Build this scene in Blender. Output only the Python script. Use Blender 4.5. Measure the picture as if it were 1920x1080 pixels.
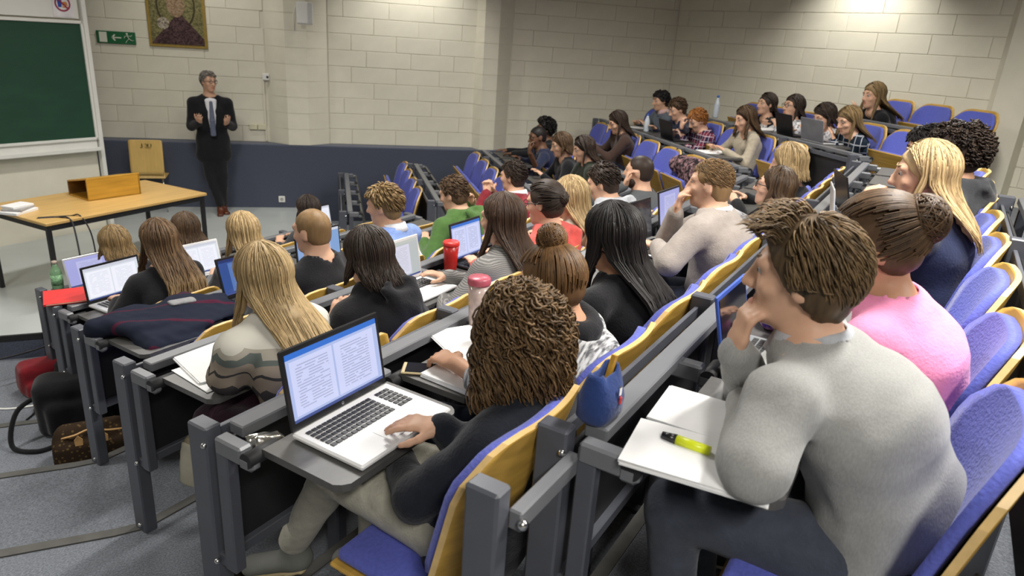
import bpy, bmesh, math, random
import numpy as np
from mathutils import Vector, Matrix
random.seed(7); rng = np.random.default_rng(7)
for o in list(bpy.data.objects): bpy.data.objects.remove(o)
scene = bpy.context.scene
COL = scene.collection

# ------------------------------------------------------------------ camera
FPX, ROLL, AZ = 1300.0, math.radians(3.9), math.radians(75)
PITCH = math.atan(467.0 / FPX)
CAM = np.array([0.0, 0.0, 2.40])
FWD = np.array([math.cos(AZ)*math.cos(PITCH), math.sin(AZ)*math.cos(PITCH), -math.sin(PITCH)])
_r0 = np.array([math.sin(AZ), -math.cos(AZ), 0.0]); _u0 = np.cross(_r0, FWD)
RIGHT = math.cos(ROLL)*_r0 + math.sin(ROLL)*_u0
UP = -math.sin(ROLL)*_r0 + math.cos(ROLL)*_u0
cam = bpy.data.cameras.new('camera'); camo = bpy.data.objects.new('camera', cam); COL.objects.link(camo)
cam.sensor_width = 36.0; cam.lens = 36.0*FPX/1920.0; cam.clip_start = 0.05
camo.matrix_world = Matrix(((RIGHT[0], UP[0], -FWD[0], CAM[0]), (RIGHT[1], UP[1], -FWD[1], CAM[1]),
                            (RIGHT[2], UP[2], -FWD[2], CAM[2]), (0, 0, 0, 1)))
cam.dof.use_dof = True; cam.dof.focus_distance = 2.6; cam.dof.aperture_fstop = 4.0
scene.camera = camo

# ------------------------------------------------------------------ world, exposure
w = bpy.data.worlds.new('world'); scene.world = w; w.use_nodes = True
w.node_tree.nodes['Background'].inputs[0].default_value = (0.9, 0.93, 1.0, 1)
w.node_tree.nodes['Background'].inputs[1].default_value = 0.03
scene.view_settings.view_transform = 'Standard'; scene.view_settings.look = 'None'
scene.view_settings.gamma = 1.0; scene.view_settings.use_curve_mapping = False
scene.view_settings.exposure = 0.0

# ------------------------------------------------------------------ pixel helpers (1920 x 1080)
def ray(x, y): return FWD*FPX + RIGHT*(x-960) + UP*(540-y)
def atz(x, y, z):
    d = ray(x, y); return CAM + d*(z-CAM[2])/d[2]
def onplane(x, y, P0, ang):
    a = math.radians(ang); n = np.array([-math.sin(a), math.cos(a), 0]); d = ray(x, y)
    return CAM + d*(((np.array(P0)-CAM)@n)/(d@n))

# ------------------------------------------------------------------ row geometry
ANG = 44.5; _A = math.radians(ANG)
U = np.array([math.cos(_A), math.sin(_A), 0]); V = np.array([math.sin(_A), -math.cos(_A), 0])
def T(k): return -.19 + .212*(k-1)
def RV(k): return -1.44 + .9*(k-5)
US = {1: 2.18, 2: 1.85, 3: 1.54, 4: 1.25, 5: .957, 6: 1.20, 7: .96}
FX = {k: .1+.8867*(k-1) for k in range(1, 8)}
PITCHS = .53
def uv(u, v, z=0.0): return U*u + V*v + np.array([0, 0, z])
def JU(k): return (FX[k]-math.sin(_A)*RV(k))/math.cos(_A)
def JP(k): return uv(JU(k), RV(k))
YW, YF, LEDGE = 10.07, 9.85, .86

# ------------------------------------------------------------------ materials
MATS = {}
def newmat(name):
    m = bpy.data.materials.new(name); m.use_nodes = True
    return m, m.node_tree, m.node_tree.nodes, m.node_tree.links, m.node_tree.nodes['Principled BSDF']
def ramp(n, stops):
    r = n.new('ShaderNodeValToRGB'); cr = r.color_ramp
    while len(cr.elements) > len(stops): cr.elements.remove(cr.elements[-1])
    while len(cr.elements) < len(stops): cr.elements.new(1)
    for e, (p, c) in zip(cr.elements, stops): e.position = p; e.color = (*c, 1)
    return r
def sc(c, k): return tuple(min(1, max(0, x*k)) for x in c)
def pm(name, col, rough=.6, var=.15, scale=8, stretch=(1, 1, 1), bump=0., bscale=None, metal=0., spec=.5, detail=4, sheen=0.):
    """plain procedural material: noise-varied colour and fine relief"""
    if name in MATS: return MATS[name]
    m, t, n, l, b = newmat(name)
    tc = n.new('ShaderNodeTexCoord'); mp = n.new('ShaderNodeMapping'); mp.inputs['Scale'].default_value = stretch
    l.new(tc.outputs['Object'], mp.inputs[0])
    nz = n.new('ShaderNodeTexNoise'); nz.inputs['Scale'].default_value = scale; nz.inputs['Detail'].default_value = detail
    l.new(mp.outputs[0], nz.inputs['Vector'])
    r = ramp(n, [(.3, sc(col, 1-var)), (.7, sc(col, 1+var))]); l.new(nz.outputs['Fac'], r.inputs[0]); l.new(r.outputs[0], b.inputs['Base Color'])
    b.inputs['Roughness'].default_value = rough; b.inputs['Metallic'].default_value = metal
    b.inputs['Specular IOR Level'].default_value = spec
    if sheen: b.inputs['Sheen Weight'].default_value = sheen
    if bump:
        n2 = n.new('ShaderNodeTexNoise'); n2.inputs['Scale'].default_value = bscale or scale; n2.inputs['Detail'].default_value = 3
        l.new(mp.outputs[0], n2.inputs['Vector'])
        bp = n.new('ShaderNodeBump'); bp.inputs['Strength'].default_value = bump; bp.inputs['Distance'].default_value = .01
        l.new(n2.outputs['Fac'], bp.inputs['Height']); l.new(bp.outputs[0], b.inputs['Normal'])
    MATS[name] = m; return m
def cloth(name, col, var=.12, scale=30, bump=.25): return pm(name, col, rough=.9, var=var, scale=scale, bump=bump, bscale=120, spec=.15, sheen=.15)
def skin(name, col):
    if name in MATS: return MATS[name]
    m = pm(name, col, rough=.5, var=.06, scale=25, spec=.35)
    b = m.node_tree.nodes['Principled BSDF']; b.inputs['Subsurface Weight'].default_value = .12
    b.inputs['Subsurface Radius'].default_value = (.02, .008, .004); b.inputs['Subsurface Scale'].default_value = .4
    return m
def hairmat(name, dark, light, zr=None, tip=None):
    """strand-to-strand variation, optional paler lengths (dyed tips)"""
    if name in MATS: return MATS[name]
    m, t, n, l, b = newmat(name)
    g = n.new('ShaderNodeNewGeometry'); tc = n.new('ShaderNodeTexCoord')
    mp = n.new('ShaderNodeMapping'); mp.inputs['Scale'].default_value = (60, 60, 6); l.new(tc.outputs['Object'], mp.inputs[0])
    nz = n.new('ShaderNodeTexNoise'); nz.inputs['Scale'].default_value = 1.; nz.inputs['Detail'].default_value = 3; l.new(mp.outputs[0], nz.inputs['Vector'])
    ad = n.new('ShaderNodeMath'); ad.operation = 'MULTIPLY_ADD'; ad.inputs[1].default_value = .55; l.new(g.outputs['Random Per Island'], ad.inputs[0])
    ml = n.new('ShaderNodeMath'); ml.operation = 'MULTIPLY'; ml.inputs[1].default_value = .55; l.new(nz.outputs['Fac'], ml.inputs[0]); l.new(ml.outputs[0], ad.inputs[2])
    r = ramp(n, [(.12, dark), (.9, light)]); l.new(ad.outputs[0], r.inputs[0])
    out = r.outputs[0]
    if tip:
        sp = n.new('ShaderNodeSeparateXYZ'); l.new(tc.outputs['Object'], sp.inputs[0])
        mr = n.new('ShaderNodeMapRange'); mr.inputs[1].default_value = zr[0]; mr.inputs[2].default_value = zr[1]; l.new(sp.outputs[2], mr.inputs[0])
        r2 = ramp(n, [(.1, sc(tip, .55)), (.9, tip)]); l.new(ad.outputs[0], r2.inputs[0])
        mx = n.new('ShaderNodeMixRGB'); l.new(mr.outputs[0], mx.inputs[0]); l.new(r2.outputs[0], mx.inputs[1]); l.new(out, mx.inputs[2]); out = mx.outputs[0]
    l.new(out, b.inputs['Base Color']); b.inputs['Roughness'].default_value = .5; b.inputs['Specular IOR Level'].default_value = .28
    MATS[name] = m; return m
def woodmat(name, col, axis=0, rough=.4, var=.22):
    if name in MATS: return MATS[name]
    st = [14, 14, 14]; st[axis] = 1.2
    return pm(name, col, rough=rough, var=var, scale=2.2, stretch=tuple(st), spec=.4, detail=6)
def emis(name, col, strength):
    if name in MATS: return MATS[name]
    m, t, n, l, b = newmat(name)
    b.inputs['Base Color'].default_value = (0, 0, 0, 1); b.inputs['Emission Color'].default_value = (*col, 1); b.inputs['Emission Strength'].default_value = strength
    MATS[name] = m; return m
def screenmat(name, bg, page, textc, strength=1., bar=None, two=True):
    """a document window on a display: coloured ground, page columns with rows of text (x, z of the display in metres as object coords)"""
    if name in MATS: return MATS[name]
    m, t, n, l, b = newmat(name)
    def math_(op, a, bb, c=None):
        q = n.new('ShaderNodeMath'); q.operation = op
        for i, x in enumerate((a, bb, c)):
            if x is None: continue
            if isinstance(x, (int, float)): q.inputs[i].default_value = x
            else: l.new(x, q.inputs[i])
        return q.outputs[0]
    def mix(f, a, bb):
        q = n.new('ShaderNodeMixRGB'); l.new(f, q.inputs[0])
        for i, x in ((1, a), (2, bb)):
            if isinstance(x, tuple): q.inputs[i].default_value = (*x, 1)
            else: l.new(x, q.inputs[i])
        return q.outputs[0]
    tc = n.new('ShaderNodeTexCoord'); sp = n.new('ShaderNodeSeparateXYZ'); l.new(tc.outputs['Generated'], sp.inputs[0])
    x, z = sp.outputs[0], sp.outputs[2]
    def band(v, lo, hi): return math_('MULTIPLY', math_('GREATER_THAN', v, lo), math_('LESS_THAN', v, hi))
    pages = band(x, .03, .47) if two else band(x, .22, .78)
    if two: pages = math_('MAXIMUM', pages, band(x, .49, .95))
    pages = math_('MULTIPLY', pages, band(z, .08, .88))
    c = mix(pages, bg, page)
    tx = band(x, .08, .42) if two else band(x, .28, .72)
    if two: tx = math_('MAXIMUM', tx, band(x, .56, .88))
    ln = math_('LESS_THAN', math_('FRACT', math_('MULTIPLY', z, 24.), 0.), .35)
    nz = n.new('ShaderNodeTexNoise'); nz.inputs['Scale'].default_value = 1.
    cm = n.new('ShaderNodeCombineXYZ'); l.new(math_('MULTIPLY', x, 9.), cm.inputs[0]); l.new(math_('FLOOR', math_('MULTIPLY', z, 24.), 0.), cm.inputs[1]); l.new(cm.outputs[0], nz.inputs['Vector'])
    tx = math_('MULTIPLY', math_('MULTIPLY', tx, band(z, .14, .82)), math_('MULTIPLY', ln, math_('GREATER_THAN', nz.outputs['Fac'], .44)))
    c = mix(math_('MULTIPLY', tx, .55), c, textc)
    if bar: c = mix(band(z, .92, 1.1), c, bar)
    c = mix(band(z, -.1, .045), c, (.06, .09, .28))
    b.inputs['Base Color'].default_value = (.01, .01, .01, 1); b.inputs['Roughness'].default_value = .25
    l.new(c, b.inputs['Emission Color']); b.inputs['Emission Strength'].default_value = strength
    MATS[name] = m; return m

# ------------------------------------------------------------------ objects
def tag(o, label=None, cat=None, group=None, kind=None):
    if label: o['label'] = label
    if cat: o['category'] = cat
    if group: o['group'] = group
    if kind: o['kind'] = kind
    return o
def empty(name, loc, rz=0., label=None, cat=None, group=None):
    o = bpy.data.objects.new(name, None); COL.objects.link(o); o.empty_display_size = .1
    o.location = Vector([float(x) for x in loc]); o.rotation_euler = (0, 0, rz)
    return tag(o, label, cat, group)
def link(name, me, parent=None, loc=None, rot=None):
    o = bpy.data.objects.new(name, me); COL.objects.link(o)
    if parent is not None: o.parent = parent
    if loc is not None: o.location = Vector([float(x) for x in loc])
    if rot is not None: o.rotation_euler = rot
    return o
class B:
    """collects shapes into one mesh"""
    def __init__(s): s.bm = bmesh.new(); s.mi = 0
    def _fin(s, before, M=None):
        nv = [v for v in s.bm.verts if v.index == -1 or v not in before]
        return nv
    def box(s, c, size, bev=0., R=None, mi=0):
        r = bmesh.ops.create_cube(s.bm, size=1.0); vs = r['verts']
        bmesh.ops.scale(s.bm, vec=Vector(size), verts=vs)
        fs = {f for v in vs for f in v.link_faces}
        if bev:
            es = list({e for v in vs for e in v.link_edges})
            rr = bmesh.ops.bevel(s.bm, geom=es, offset=bev, segments=1, affect='EDGES', profile=.5)
            vs = list({v for v in rr['verts']} | {v for v in vs if v.is_valid})
            fs = {f for v in vs for f in v.link_faces}
        if R is not None: bmesh.ops.transform(s.bm, matrix=R.to_4x4(), verts=vs)
        bmesh.ops.translate(s.bm, vec=Vector([float(x) for x in c]), verts=vs)
        for f in fs: f.material_index = mi
        return s
    def bar(s, a, b, wx, wy, bev=0., mi=0):
        a = Vector([float(x) for x in a]); b = Vector([float(x) for x in b]); d = b-a
        q = d.to_track_quat('Z', 'Y').to_matrix()
        return s.box((a+b)/2, (wx, wy, d.length), bev, q, mi)
    def cyl(s, a, b, r1, r2=None, seg=16, mi=0, smooth=True):
        a = Vector([float(x) for x in a]); b = Vector([float(x) for x in b]); d = b-a; r2 = r1 if r2 is None else r2
        r = bmesh.ops.create_cone(s.bm, cap_ends=True, segments=seg, radius1=r1, radius2=r2, depth=d.length)
        M = Matrix.Translation((a+b)/2) @ d.to_track_quat('Z', 'Y').to_matrix().to_4x4()
        bmesh.ops.transform(s.bm, matrix=M, verts=r['verts'])
        for f in {f for v in r['verts'] for f in v.link_faces}:
            f.material_index = mi; f.smooth = smooth and len(f.verts) == 4
        return s
    def lathe(s, prof, seg=20, c=(0, 0, 0), mi=0):
        rings = []
        for r, z in prof:
            rings.append([s.bm.verts.new((c[0]+r*math.cos(2*math.pi*i/seg), c[1]+r*math.sin(2*math.pi*i/seg), c[2]+z)) for i in range(seg)])
        for a, b in zip(rings, rings[1:]):
            for i in range(seg):
                f = s.bm.faces.new((a[i], a[(i+1) % seg], b[(i+1) % seg], b[i])); f.smooth = True; f.material_index = mi
        for rg, fl in ((rings[0], True), (rings[-1], False)):
            f = s.bm.faces.new(rg[::-1] if fl else rg); f.material_index = mi
        return s
    def prism(s, poly, z0, z1, mi=0):
        lo = [s.bm.verts.new((float(p[0]), float(p[1]), z0)) for p in poly]; hi = [s.bm.verts.new((float(p[0]), float(p[1]), z1)) for p in poly]
        n = len(poly); fs = []
        fs.append(s.bm.faces.new(lo[::-1])); fs.append(s.bm.faces.new(hi))
        for i in range(n): fs.append(s.bm.faces.new((lo[i], lo[(i+1) % n], hi[(i+1) % n], hi[i])))
        for f in fs: f.material_index = mi
        return s
    def ball(s, c, r, seg=12, mi=0):
        q = bmesh.ops.create_uvsphere(s.bm, u_segments=seg, v_segments=max(6, seg//2), radius=1.)
        bmesh.ops.scale(s.bm, vec=Vector(r if hasattr(r, '__len__') else (r, r, r)), verts=q['verts'])
        bmesh.ops.translate(s.bm, vec=Vector([float(x) for x in c]), verts=q['verts'])
        for f in {f for v in q['verts'] for f in v.link_faces}: f.smooth = True; f.material_index = mi
        return s
    def mesh(s, name, mats):
        bmesh.ops.recalc_face_normals(s.bm, faces=s.bm.faces)
        me = bpy.data.meshes.new(name); s.bm.to_mesh(me); s.bm.free()
        for m in (mats if isinstance(mats, (list, tuple)) else [mats]): me.materials.append(m)
        return me
    def obj(s, name, mats, parent=None, loc=None, rot=None): return link(name, s.mesh(name, mats), parent, loc, rot)
def pyobj(name, vs, fs, mats, parent=None, smooth=True, mi=None, loc=None, rot=None):
    me = bpy.data.meshes.new(name)
    vs = np.asarray(vs, np.float32); fs = np.asarray(fs, np.int32)
    me.vertices.add(len(vs)); me.vertices.foreach_set('co', vs.ravel())
    k = fs.shape[1]; me.loops.add(fs.size); me.loops.foreach_set('vertex_index', fs.ravel())
    me.polygons.add(len(fs)); me.polygons.foreach_set('loop_start', np.arange(len(fs), dtype=np.int32)*k)
    me.polygons.foreach_set('loop_total', np.full(len(fs), k, np.int32))
    if smooth: me.polygons.foreach_set('use_smooth', np.ones(len(fs), bool))
    if mi is not None: me.polygons.foreach_set('material_index', np.asarray(mi, np.int32))
    for m in (mats if isinstance(mats, (list, tuple)) else [mats]): me.materials.append(m)
    me.update(calc_edges=True)
    return link(name, me, parent, loc, rot)
def tubes(paths, rad, sides=4):
    """paths (S,N,3), rad (N,) or (S,N) -> verts, quads"""
    P = np.asarray(paths, float); S, N, _ = P.shape
    t = np.gradient(P, axis=1); t /= np.linalg.norm(t, axis=2, keepdims=True)+1e-9
    n0 = np.cross(P[:, N//2]-P[:, 0], P[:, -1]-P[:, 0]); ln = np.linalg.norm(n0, axis=1, keepdims=True); d0 = P[:, -1]-P[:, 0]
    alt = np.where(np.abs(d0[:, 2:3]) > .8*np.linalg.norm(d0, axis=1, keepdims=True), np.array([1., 0, 0]), np.array([0, 0, 1.]))
    ref = np.where(ln > 1e-5, n0/np.maximum(ln, 1e-9), alt)[:, None, :]   # one steady reference per strand
    a = np.cross(t, ref); a /= np.linalg.norm(a, axis=2, keepdims=True)+1e-9; b = np.cross(t, a)
    r = np.broadcast_to(np.asarray(rad, float), (S, N))[..., None]
    rings = [P + r*(math.cos(2*math.pi*i/sides)*a + math.sin(2*math.pi*i/sides)*b) for i in range(sides)]
    vs = np.stack(rings, 2).reshape(-1, 3)
    s_, n_, i_ = np.meshgrid(np.arange(S), np.arange(N-1), np.arange(sides), indexing='ij')
    idx = lambda nn, ii: (s_*N + nn)*sides + ii % sides
    f = np.stack([idx(n_, i_), idx(n_, i_+1), idx(n_+1, i_+1), idx(n_+1, i_)], -1).reshape(-1, 4)
    return vs, f
def smoothpath(pts, n=40):
    """Catmull-Rom through the points"""
    P = np.array(pts, float); P = np.vstack([2*P[0]-P[1], P, 2*P[-1]-P[-2]]); out = []
    m = len(P)-3; per = max(2, n//m)
    for i in range(m):
        for t in np.linspace(0, 1, per, endpoint=False):
            p0, p1, p2, p3 = P[i:i+4]
            out.append(.5*((2*p1)+(-p0+p2)*t+(2*p0-5*p1+4*p2-p3)*t*t+(-p0+3*p1-3*p2+p3)*t**3))
    out.append(P[-2]); return np.array(out)
def cable(name, pts, r, m, parent=None, n=60):
    v, f = tubes([smoothpath(pts, n)], r, 8); return pyobj(name, v, f, m, parent)
# ------------------------------------------------------------------ base materials
M_WALL = pm('painted_block', (.72, .688, .572), rough=.65, var=.045, scale=5, bump=.12, bscale=70, spec=.3)
M_PLASTER = pm('painted_wall', (.70, .67, .56), rough=.7, var=.04, scale=4, bump=.1, bscale=60, spec=.25)
M_JOINT = pm('painted_joint', (.655, .625, .52), rough=.8, var=.05, scale=6)
M_WHITE = pm('white_paint', (.74, .74, .70), rough=.5, var=.03, scale=5)
M_PLASTIC = pm('white_plastic', (.78, .78, .75), rough=.4, var=.02)
M_CARPETW = pm('blue_carpet_wall', (.078, .088, .125), rough=.95, var=.35, scale=160, bump=.4, bscale=250, spec=.1, sheen=.2)
M_CARPET = pm('grey_carpet', (.17, .184, .212), rough=.95, var=.35, scale=130, bump=.5, bscale=260, spec=.1, sheen=.2)
M_NOSE = pm('nosing_strip', (.085, .082, .075), rough=.7, var=.15, scale=20)
M_STAGE = pm('stage_lino', (.46, .49, .485), rough=.32, var=.05, scale=3, spec=.4)
M_BLACK = pm('black_matte', (.012, .012, .014), rough=.6, var=.1)
M_METAL = pm('grey_painted_metal', (.085, .09, .108), rough=.38, var=.06, scale=12, spec=.5)
M_RAIL = pm('grey_rail', (.15, .155, .168), rough=.36, var=.05, scale=10, spec=.5)
M_TABLET = pm('dark_laminate', (.085, .083, .08), rough=.36, var=.08, scale=60, spec=.5)
M_PANEL = pm('black_panel', (.018, .018, .02), rough=.5, var=.1)
M_CHROME = pm('chrome', (.7, .7, .7), rough=.2, var=.02, metal=1.)
M_BLUE = cloth('blue_upholstery', (.10, .12, .46), var=.1, scale=90, bump=.25)
M_PLY = woodmat('seat_plywood', (.50, .30, .062), 0)
M_PLYE = woodmat('plywood_edge', (.68, .47, .20), 0, var=.1)
M_TABLE = woodmat('table_beech', (.60, .38, .135), 0, rough=.35, var=.12)
M_OAK = woodmat('honey_oak', (.50, .27, .035), 0, rough=.35, var=.2)
M_PAPER = pm('white_paper', (.82, .82, .82), rough=.7, var=.015, scale=40, spec=.2)
M_BOARD = pm('green_board', (.018, .062, .036), rough=.45, var=.12, scale=2.5, stretch=(1, 1, 3), spec=.35)
M_CEIL = pm('ceiling_paint', (.62, .61, .57), rough=.8, var=.03)

# ------------------------------------------------------------------ room: ceiling, lamps
ZC = 3.75
b = B(); b.prism([(-6.4, -4.2), (9.6, -4.2), (9.6, 10.6), (-6.4, 10.6)], ZC, ZC+.15)
tag(b.obj('ceiling', M_CEIL), kind='structure')
M_TUBE = emis('lamp_diffuser', (1., .96, .86), 2.2)
def ceiling_light(x, y, rz, power, where):
    t = empty('ceiling_light', (x, y, ZC), rz, 'white louvred ceiling light panel ' + where, 'light', 'ceiling light panels')
    f = B(); f.box((0, 0, -.03), (1.26, .32, .06), .006); f.obj('housing', M_WHITE, t)
    d = B(); d.box((0, 0, -.064), (1.2, .26, .008)); d.obj('diffuser', M_TUBE, t)
    L = bpy.data.lights.new('panel_lamp', 'AREA'); L.shape = 'RECTANGLE'; L.size = 1.2; L.size_y = .26; L.energy = power; L.spread = math.radians(158); L.color = (1., .97, .91)
    lo = bpy.data.objects.new('panel_lamp', L); COL.objects.link(lo); lo.parent = t; lo.location = (0, 0, -.075)
PW = 78
for x, y, p, wh in [(-3.2, 3.2, .8, 'above the left aisle'), (-1.6, 6.4, .8, 'above the speaker table'), (.4, 4.0, 1., 'above the middle rows'),
                 (2.4, 6.6, .8, 'above the far seats'), (2.0, 1.6, 1.25, 'above the upper rows'), (4.3, 4.4, 1., 'above the upper far rows'),
                 (.2, -1.2, 1.1, 'above the top of the aisle'), (3.8, .6, 1.2, 'above the back of the room')]:
    ceiling_light(x, y, _A, PW*p, wh)
def downlight(x, y, tx, ty, tz, power, where, size=80):
    t = empty('downlight', (x, y, ZC), 0, 'round recessed downlight ' + where, 'light', 'downlights along the walls')
    f = B(); f.lathe([(.10, 0), (.10, -.03), (.085, -.03), (.075, -.01), (.002, -.008)], 20); f.obj('trim_ring', M_WHITE, t)
    L = bpy.data.lights.new('down_lamp', 'SPOT'); L.energy = power; L.spot_size = math.radians(size); L.spot_blend = .9; L.shadow_soft_size = .05; L.color = (1., .97, .90)
    lo = bpy.data.objects.new('down_lamp', L); COL.objects.link(lo); lo.parent = t; lo.location = (0, 0, -.05)
    d = Vector((tx-x, ty-y, tz-ZC)); lo.rotation_euler = d.to_track_quat('-Z', 'Y').to_euler()
downlight(1.05, 9.35, 1.0, 10.0, 2.2, 110, 'over the white wall between the pillars', 105)
downlight(5.45, 7.20, 6.0, 7.43, 2.3, 105, 'over the back wall', 110)
downlight(-1.6, 9.1, -1.6, 9.95, 2.0, 55, 'added to brighten the wall behind the lecturer', 120)  # extra lamp, put in to brighten the wall behind the lecturer

# ------------------------------------------------------------------ room: walls of painted blocks
_bcache = {}
def block_mesh(L, H, D):
    key = (round(L, 3), round(H, 3))
    if key not in _bcache:
        bb = B(); bb.box((0, 0, 0), (L, D, H), .0035); _bcache[key] = bb.mesh('block', M_WALL)
    return _bcache[key]
def block_run(wall, P0, ang, L, z0, z1, first=0, CH=.208, BL=.6, J=.004):
    """blocks along direction ang from P0; the face stands on the line, the joints 6 mm behind it"""
    a = math.radians(ang); d = np.array([math.cos(a), math.sin(a)]); n = np.array([-d[1], d[0]])
    nc = int(round((z1-z0)/CH))
    for c in range(nc):
        z = z0 + c*CH; x = -((c+first) % 2)*BL/2 - (.1 if c % 3 == 2 else 0)
        while x < L-.02:
            x0, x1 = max(0, x), min(L, x+BL)
            if x1-x0 > .05:
                me = block_mesh(x1-x0-J, CH-J, .06)
                p = np.array(P0[:2]) + d*(x0+x1)/2 + n*(.03 + random.uniform(-.0012, .0012))
                o = link('block', me, wall, (p[0], p[1], z+CH/2), (0, 0, a))
            x += BL
WZ1 = LEDGE + .208*13
# far side wall
b = B(); b.box((.4, YW+.13, 1.2), (9.4, .25, 5.2)); wf = b.obj('wall_far', M_JOINT); tag(wf, kind='structure')
for xa, xb, fi in ((-4.2, -.86, 0), (-.06, 1.96, 1), (2.46, 4.95, 0)): block_run(wf, (xa, YW-.004), 0, xb-xa, LEDGE, WZ1, fi)
b = B(); b.box((.4, (YF+YW)/2+.05, (LEDGE-1.)/2), (9.6, YW-YF+.1, LEDGE+1.), .012); ws = b.obj('trim_1', M_CARPETW)
tag(ws, 'blue-grey carpeted low wall with ledge along the far side', kind='structure')
def pillar(poly, nm):
    p = B(); p.prism(poly, LEDGE, ZC); po = p.obj(nm, M_JOINT, wf)
    c = np.mean(np.array(poly), 0); big = [tuple(c+(np.array(q)-c)*1.0+np.sign(np.array(q)-c)*.004) for q in poly]
    me = B().prism(big, 0, .202).mesh('block', M_WALL)
    for i in range(13): link('block', me, po, (0, 0, LEDGE+.208*i+.003))
pillar([(-.87, YW+.02), (-.59, YF+.012), (-.33, YF+.012), (-.05, YW+.02)], 'pillar')
pillar([(1.93, YW+.02), (2.02, YF+.03), (2.22, YF+.03), (2.47, YW+.02)], 'pillar')
# back wall
CW = np.array([4.95, 10.07]); DB = math.radians(-66.7); DV = np.array([math.cos(DB), math.sin(DB)]); NB = np.array([math.sin(DB), -math.cos(DB)])  # NB points into the room
NB = -NB if NB @ (np.array([0, 0])-CW) < 0 else NB
c = CW + DV*5.5 - NB*.13
b = B(); b.box((0, 0, 0), (11.6, .25, 5.4), 0, Matrix.Rotation(DB, 3, 'Z')); wb = b.obj('wall_back', M_JOINT, None); 
for v in wb.data.vertices: v.co += Vector((c[0], c[1], 1.2))
tag(wb, kind='structure')
P0 = CW + NB*.004
block_run(wb, (P0[0], P0[1]), -66.7, 8.0, .444, .444+.208*15, 0)
b = B(); q = CW+DV*4.32; pl = [q, q+DV*.42, q+DV*.40+NB*.15, q+DV*.10+NB*.15]
b.prism(pl, .3, ZC); tag(b.obj('pillar', M_PLASTER, wb))
# unseen sides of the room
b = B(); b.box((-6.3, 0.6, 1.2), (.2, 9.6, 5.4)); tag(b.obj('wall_left', M_PLASTER), kind='structure')
b = B(); b.box((1.6, -4.1, 1.2), (16, .2, 5.4)); tag(b.obj('wall_near', M_PLASTER), kind='structure')
# board wall (stands at an angle across the front)
BA = math.radians(43.0); BD = np.array([math.cos(BA), math.sin(BA), 0]); BN = np.array([math.sin(BA), -math.cos(BA), 0])   # BN faces the audience
BP = np.array([-2.74, 8.70, 0.])
def bw(s, off, z): return BP + BD*s + BN*off + np.array([0, 0, z])
def bwbox(bb, s0, s1, z0, z1, o0, o1, bev=0., mi=0):
    return bb.box(bw((s0+s1)/2, (o0+o1)/2, (z0+z1)/2), (s1-s0, o1-o0, z1-z0), bev, Matrix.Rotation(BA, 3, 'Z'), mi)
b = B(); bwbox(b, -5.2, .16, -.6, ZC, -.3, 0.0); wfr = b.obj('wall_front', M_PLASTER); tag(wfr, kind='structure')

# ------------------------------------------------------------------ floor: stage and carpeted tiers
US_E = dict(US); US_E[6] = .66; US_E[7] = .36
A9 = math.radians(9)
def nosing(k, off=.06):
    """front edge of tier k: aisle, middle block, far wing"""
    if k == 8: # never reached, behind the camera
        return [np.array([-6.2, -2.2, 0]), uv(.1, 1.30), uv(8.2, 1.30), np.array([8.2, 9.0, 0])]
    p = uv(US_E[k], RV(k)-off); v = RV(k)-off; x = FX[k]-off
    ju = (x-math.sin(_A)*v)/math.cos(_A)
    t = (p[0]+6.2)/math.cos(A9)
    L = [np.array([-6.2, p[1]-math.tan(A9)*(p[0]+6.2), 0])]
    for s in (.35, .2, .1, 0.): L.append(p + np.array([-s*math.cos(A9), -s*math.sin(A9), 0]) + np.array([0, .01*(s == 0), 0]))
    return L + [uv(ju, v), np.array([x, YF, 0])]
SE = [(-6.2, 5.1), (-2.25, 5.67), tuple(uv(4.82, -5.62)[:2]), (-.5, YF)]
b = B(); b.prism(SE + [(-3.4, YF), (-6.2, 6.4)], -1, 0); st = b.obj('floor', M_STAGE); tag(st, 'pale grey linoleum stage floor', kind='structure')
b = B()
for (x0, y0), (x1, y1) in zip(SE, SE[1:]):
    d = Vector((x1-x0, y1-y0, 0)); b.bar((x0, y0, -.02), (x1, y1, -.02), .05 if False else .024, .05, 0)
tag(b.obj('trim_2', M_BLACK), 'black edge strip of the stage', kind='structure')
b = B()
for (x0, y0), (x1, y1) in zip(SE, SE[1:]):
    d = np.array([x1-x0, y1-y0]); L = np.linalg.norm(d); n = np.array([d[1], -d[0]])/L; a = math.atan2(d[1], d[0])
    m_ = np.array([(x0+x1)/2, (y0+y1)/2]) + n*.006
    b.box((m_[0], m_[1], -.13), (L, .012, .18), 0, Matrix.Rotation(a, 3, 'Z'))
tag(b.obj('trim_3', M_CARPETW), 'carpeted riser below the stage edge', kind='structure')
b = B()
lo = [np.array([-6.2, 4.9, 0])] + [np.array([x, y-.02, 0]) for x, y in SE[1:]]
lo = [np.array([-6.2, 5.3, 0]), np.array([-2.25, 5.85, 0]), np.array([-.9, 7.3, 0]), np.array([-.9, YF, 0])]
hi = nosing(2); b.prism([p[:2] for p in lo] + [p[:2] for p in hi[::-1]], -1, T(1)); fl = b.obj('floor', M_CARPET); tag(fl, 'grey-blue carpet floor at the foot of the rows', kind='structure')
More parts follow.
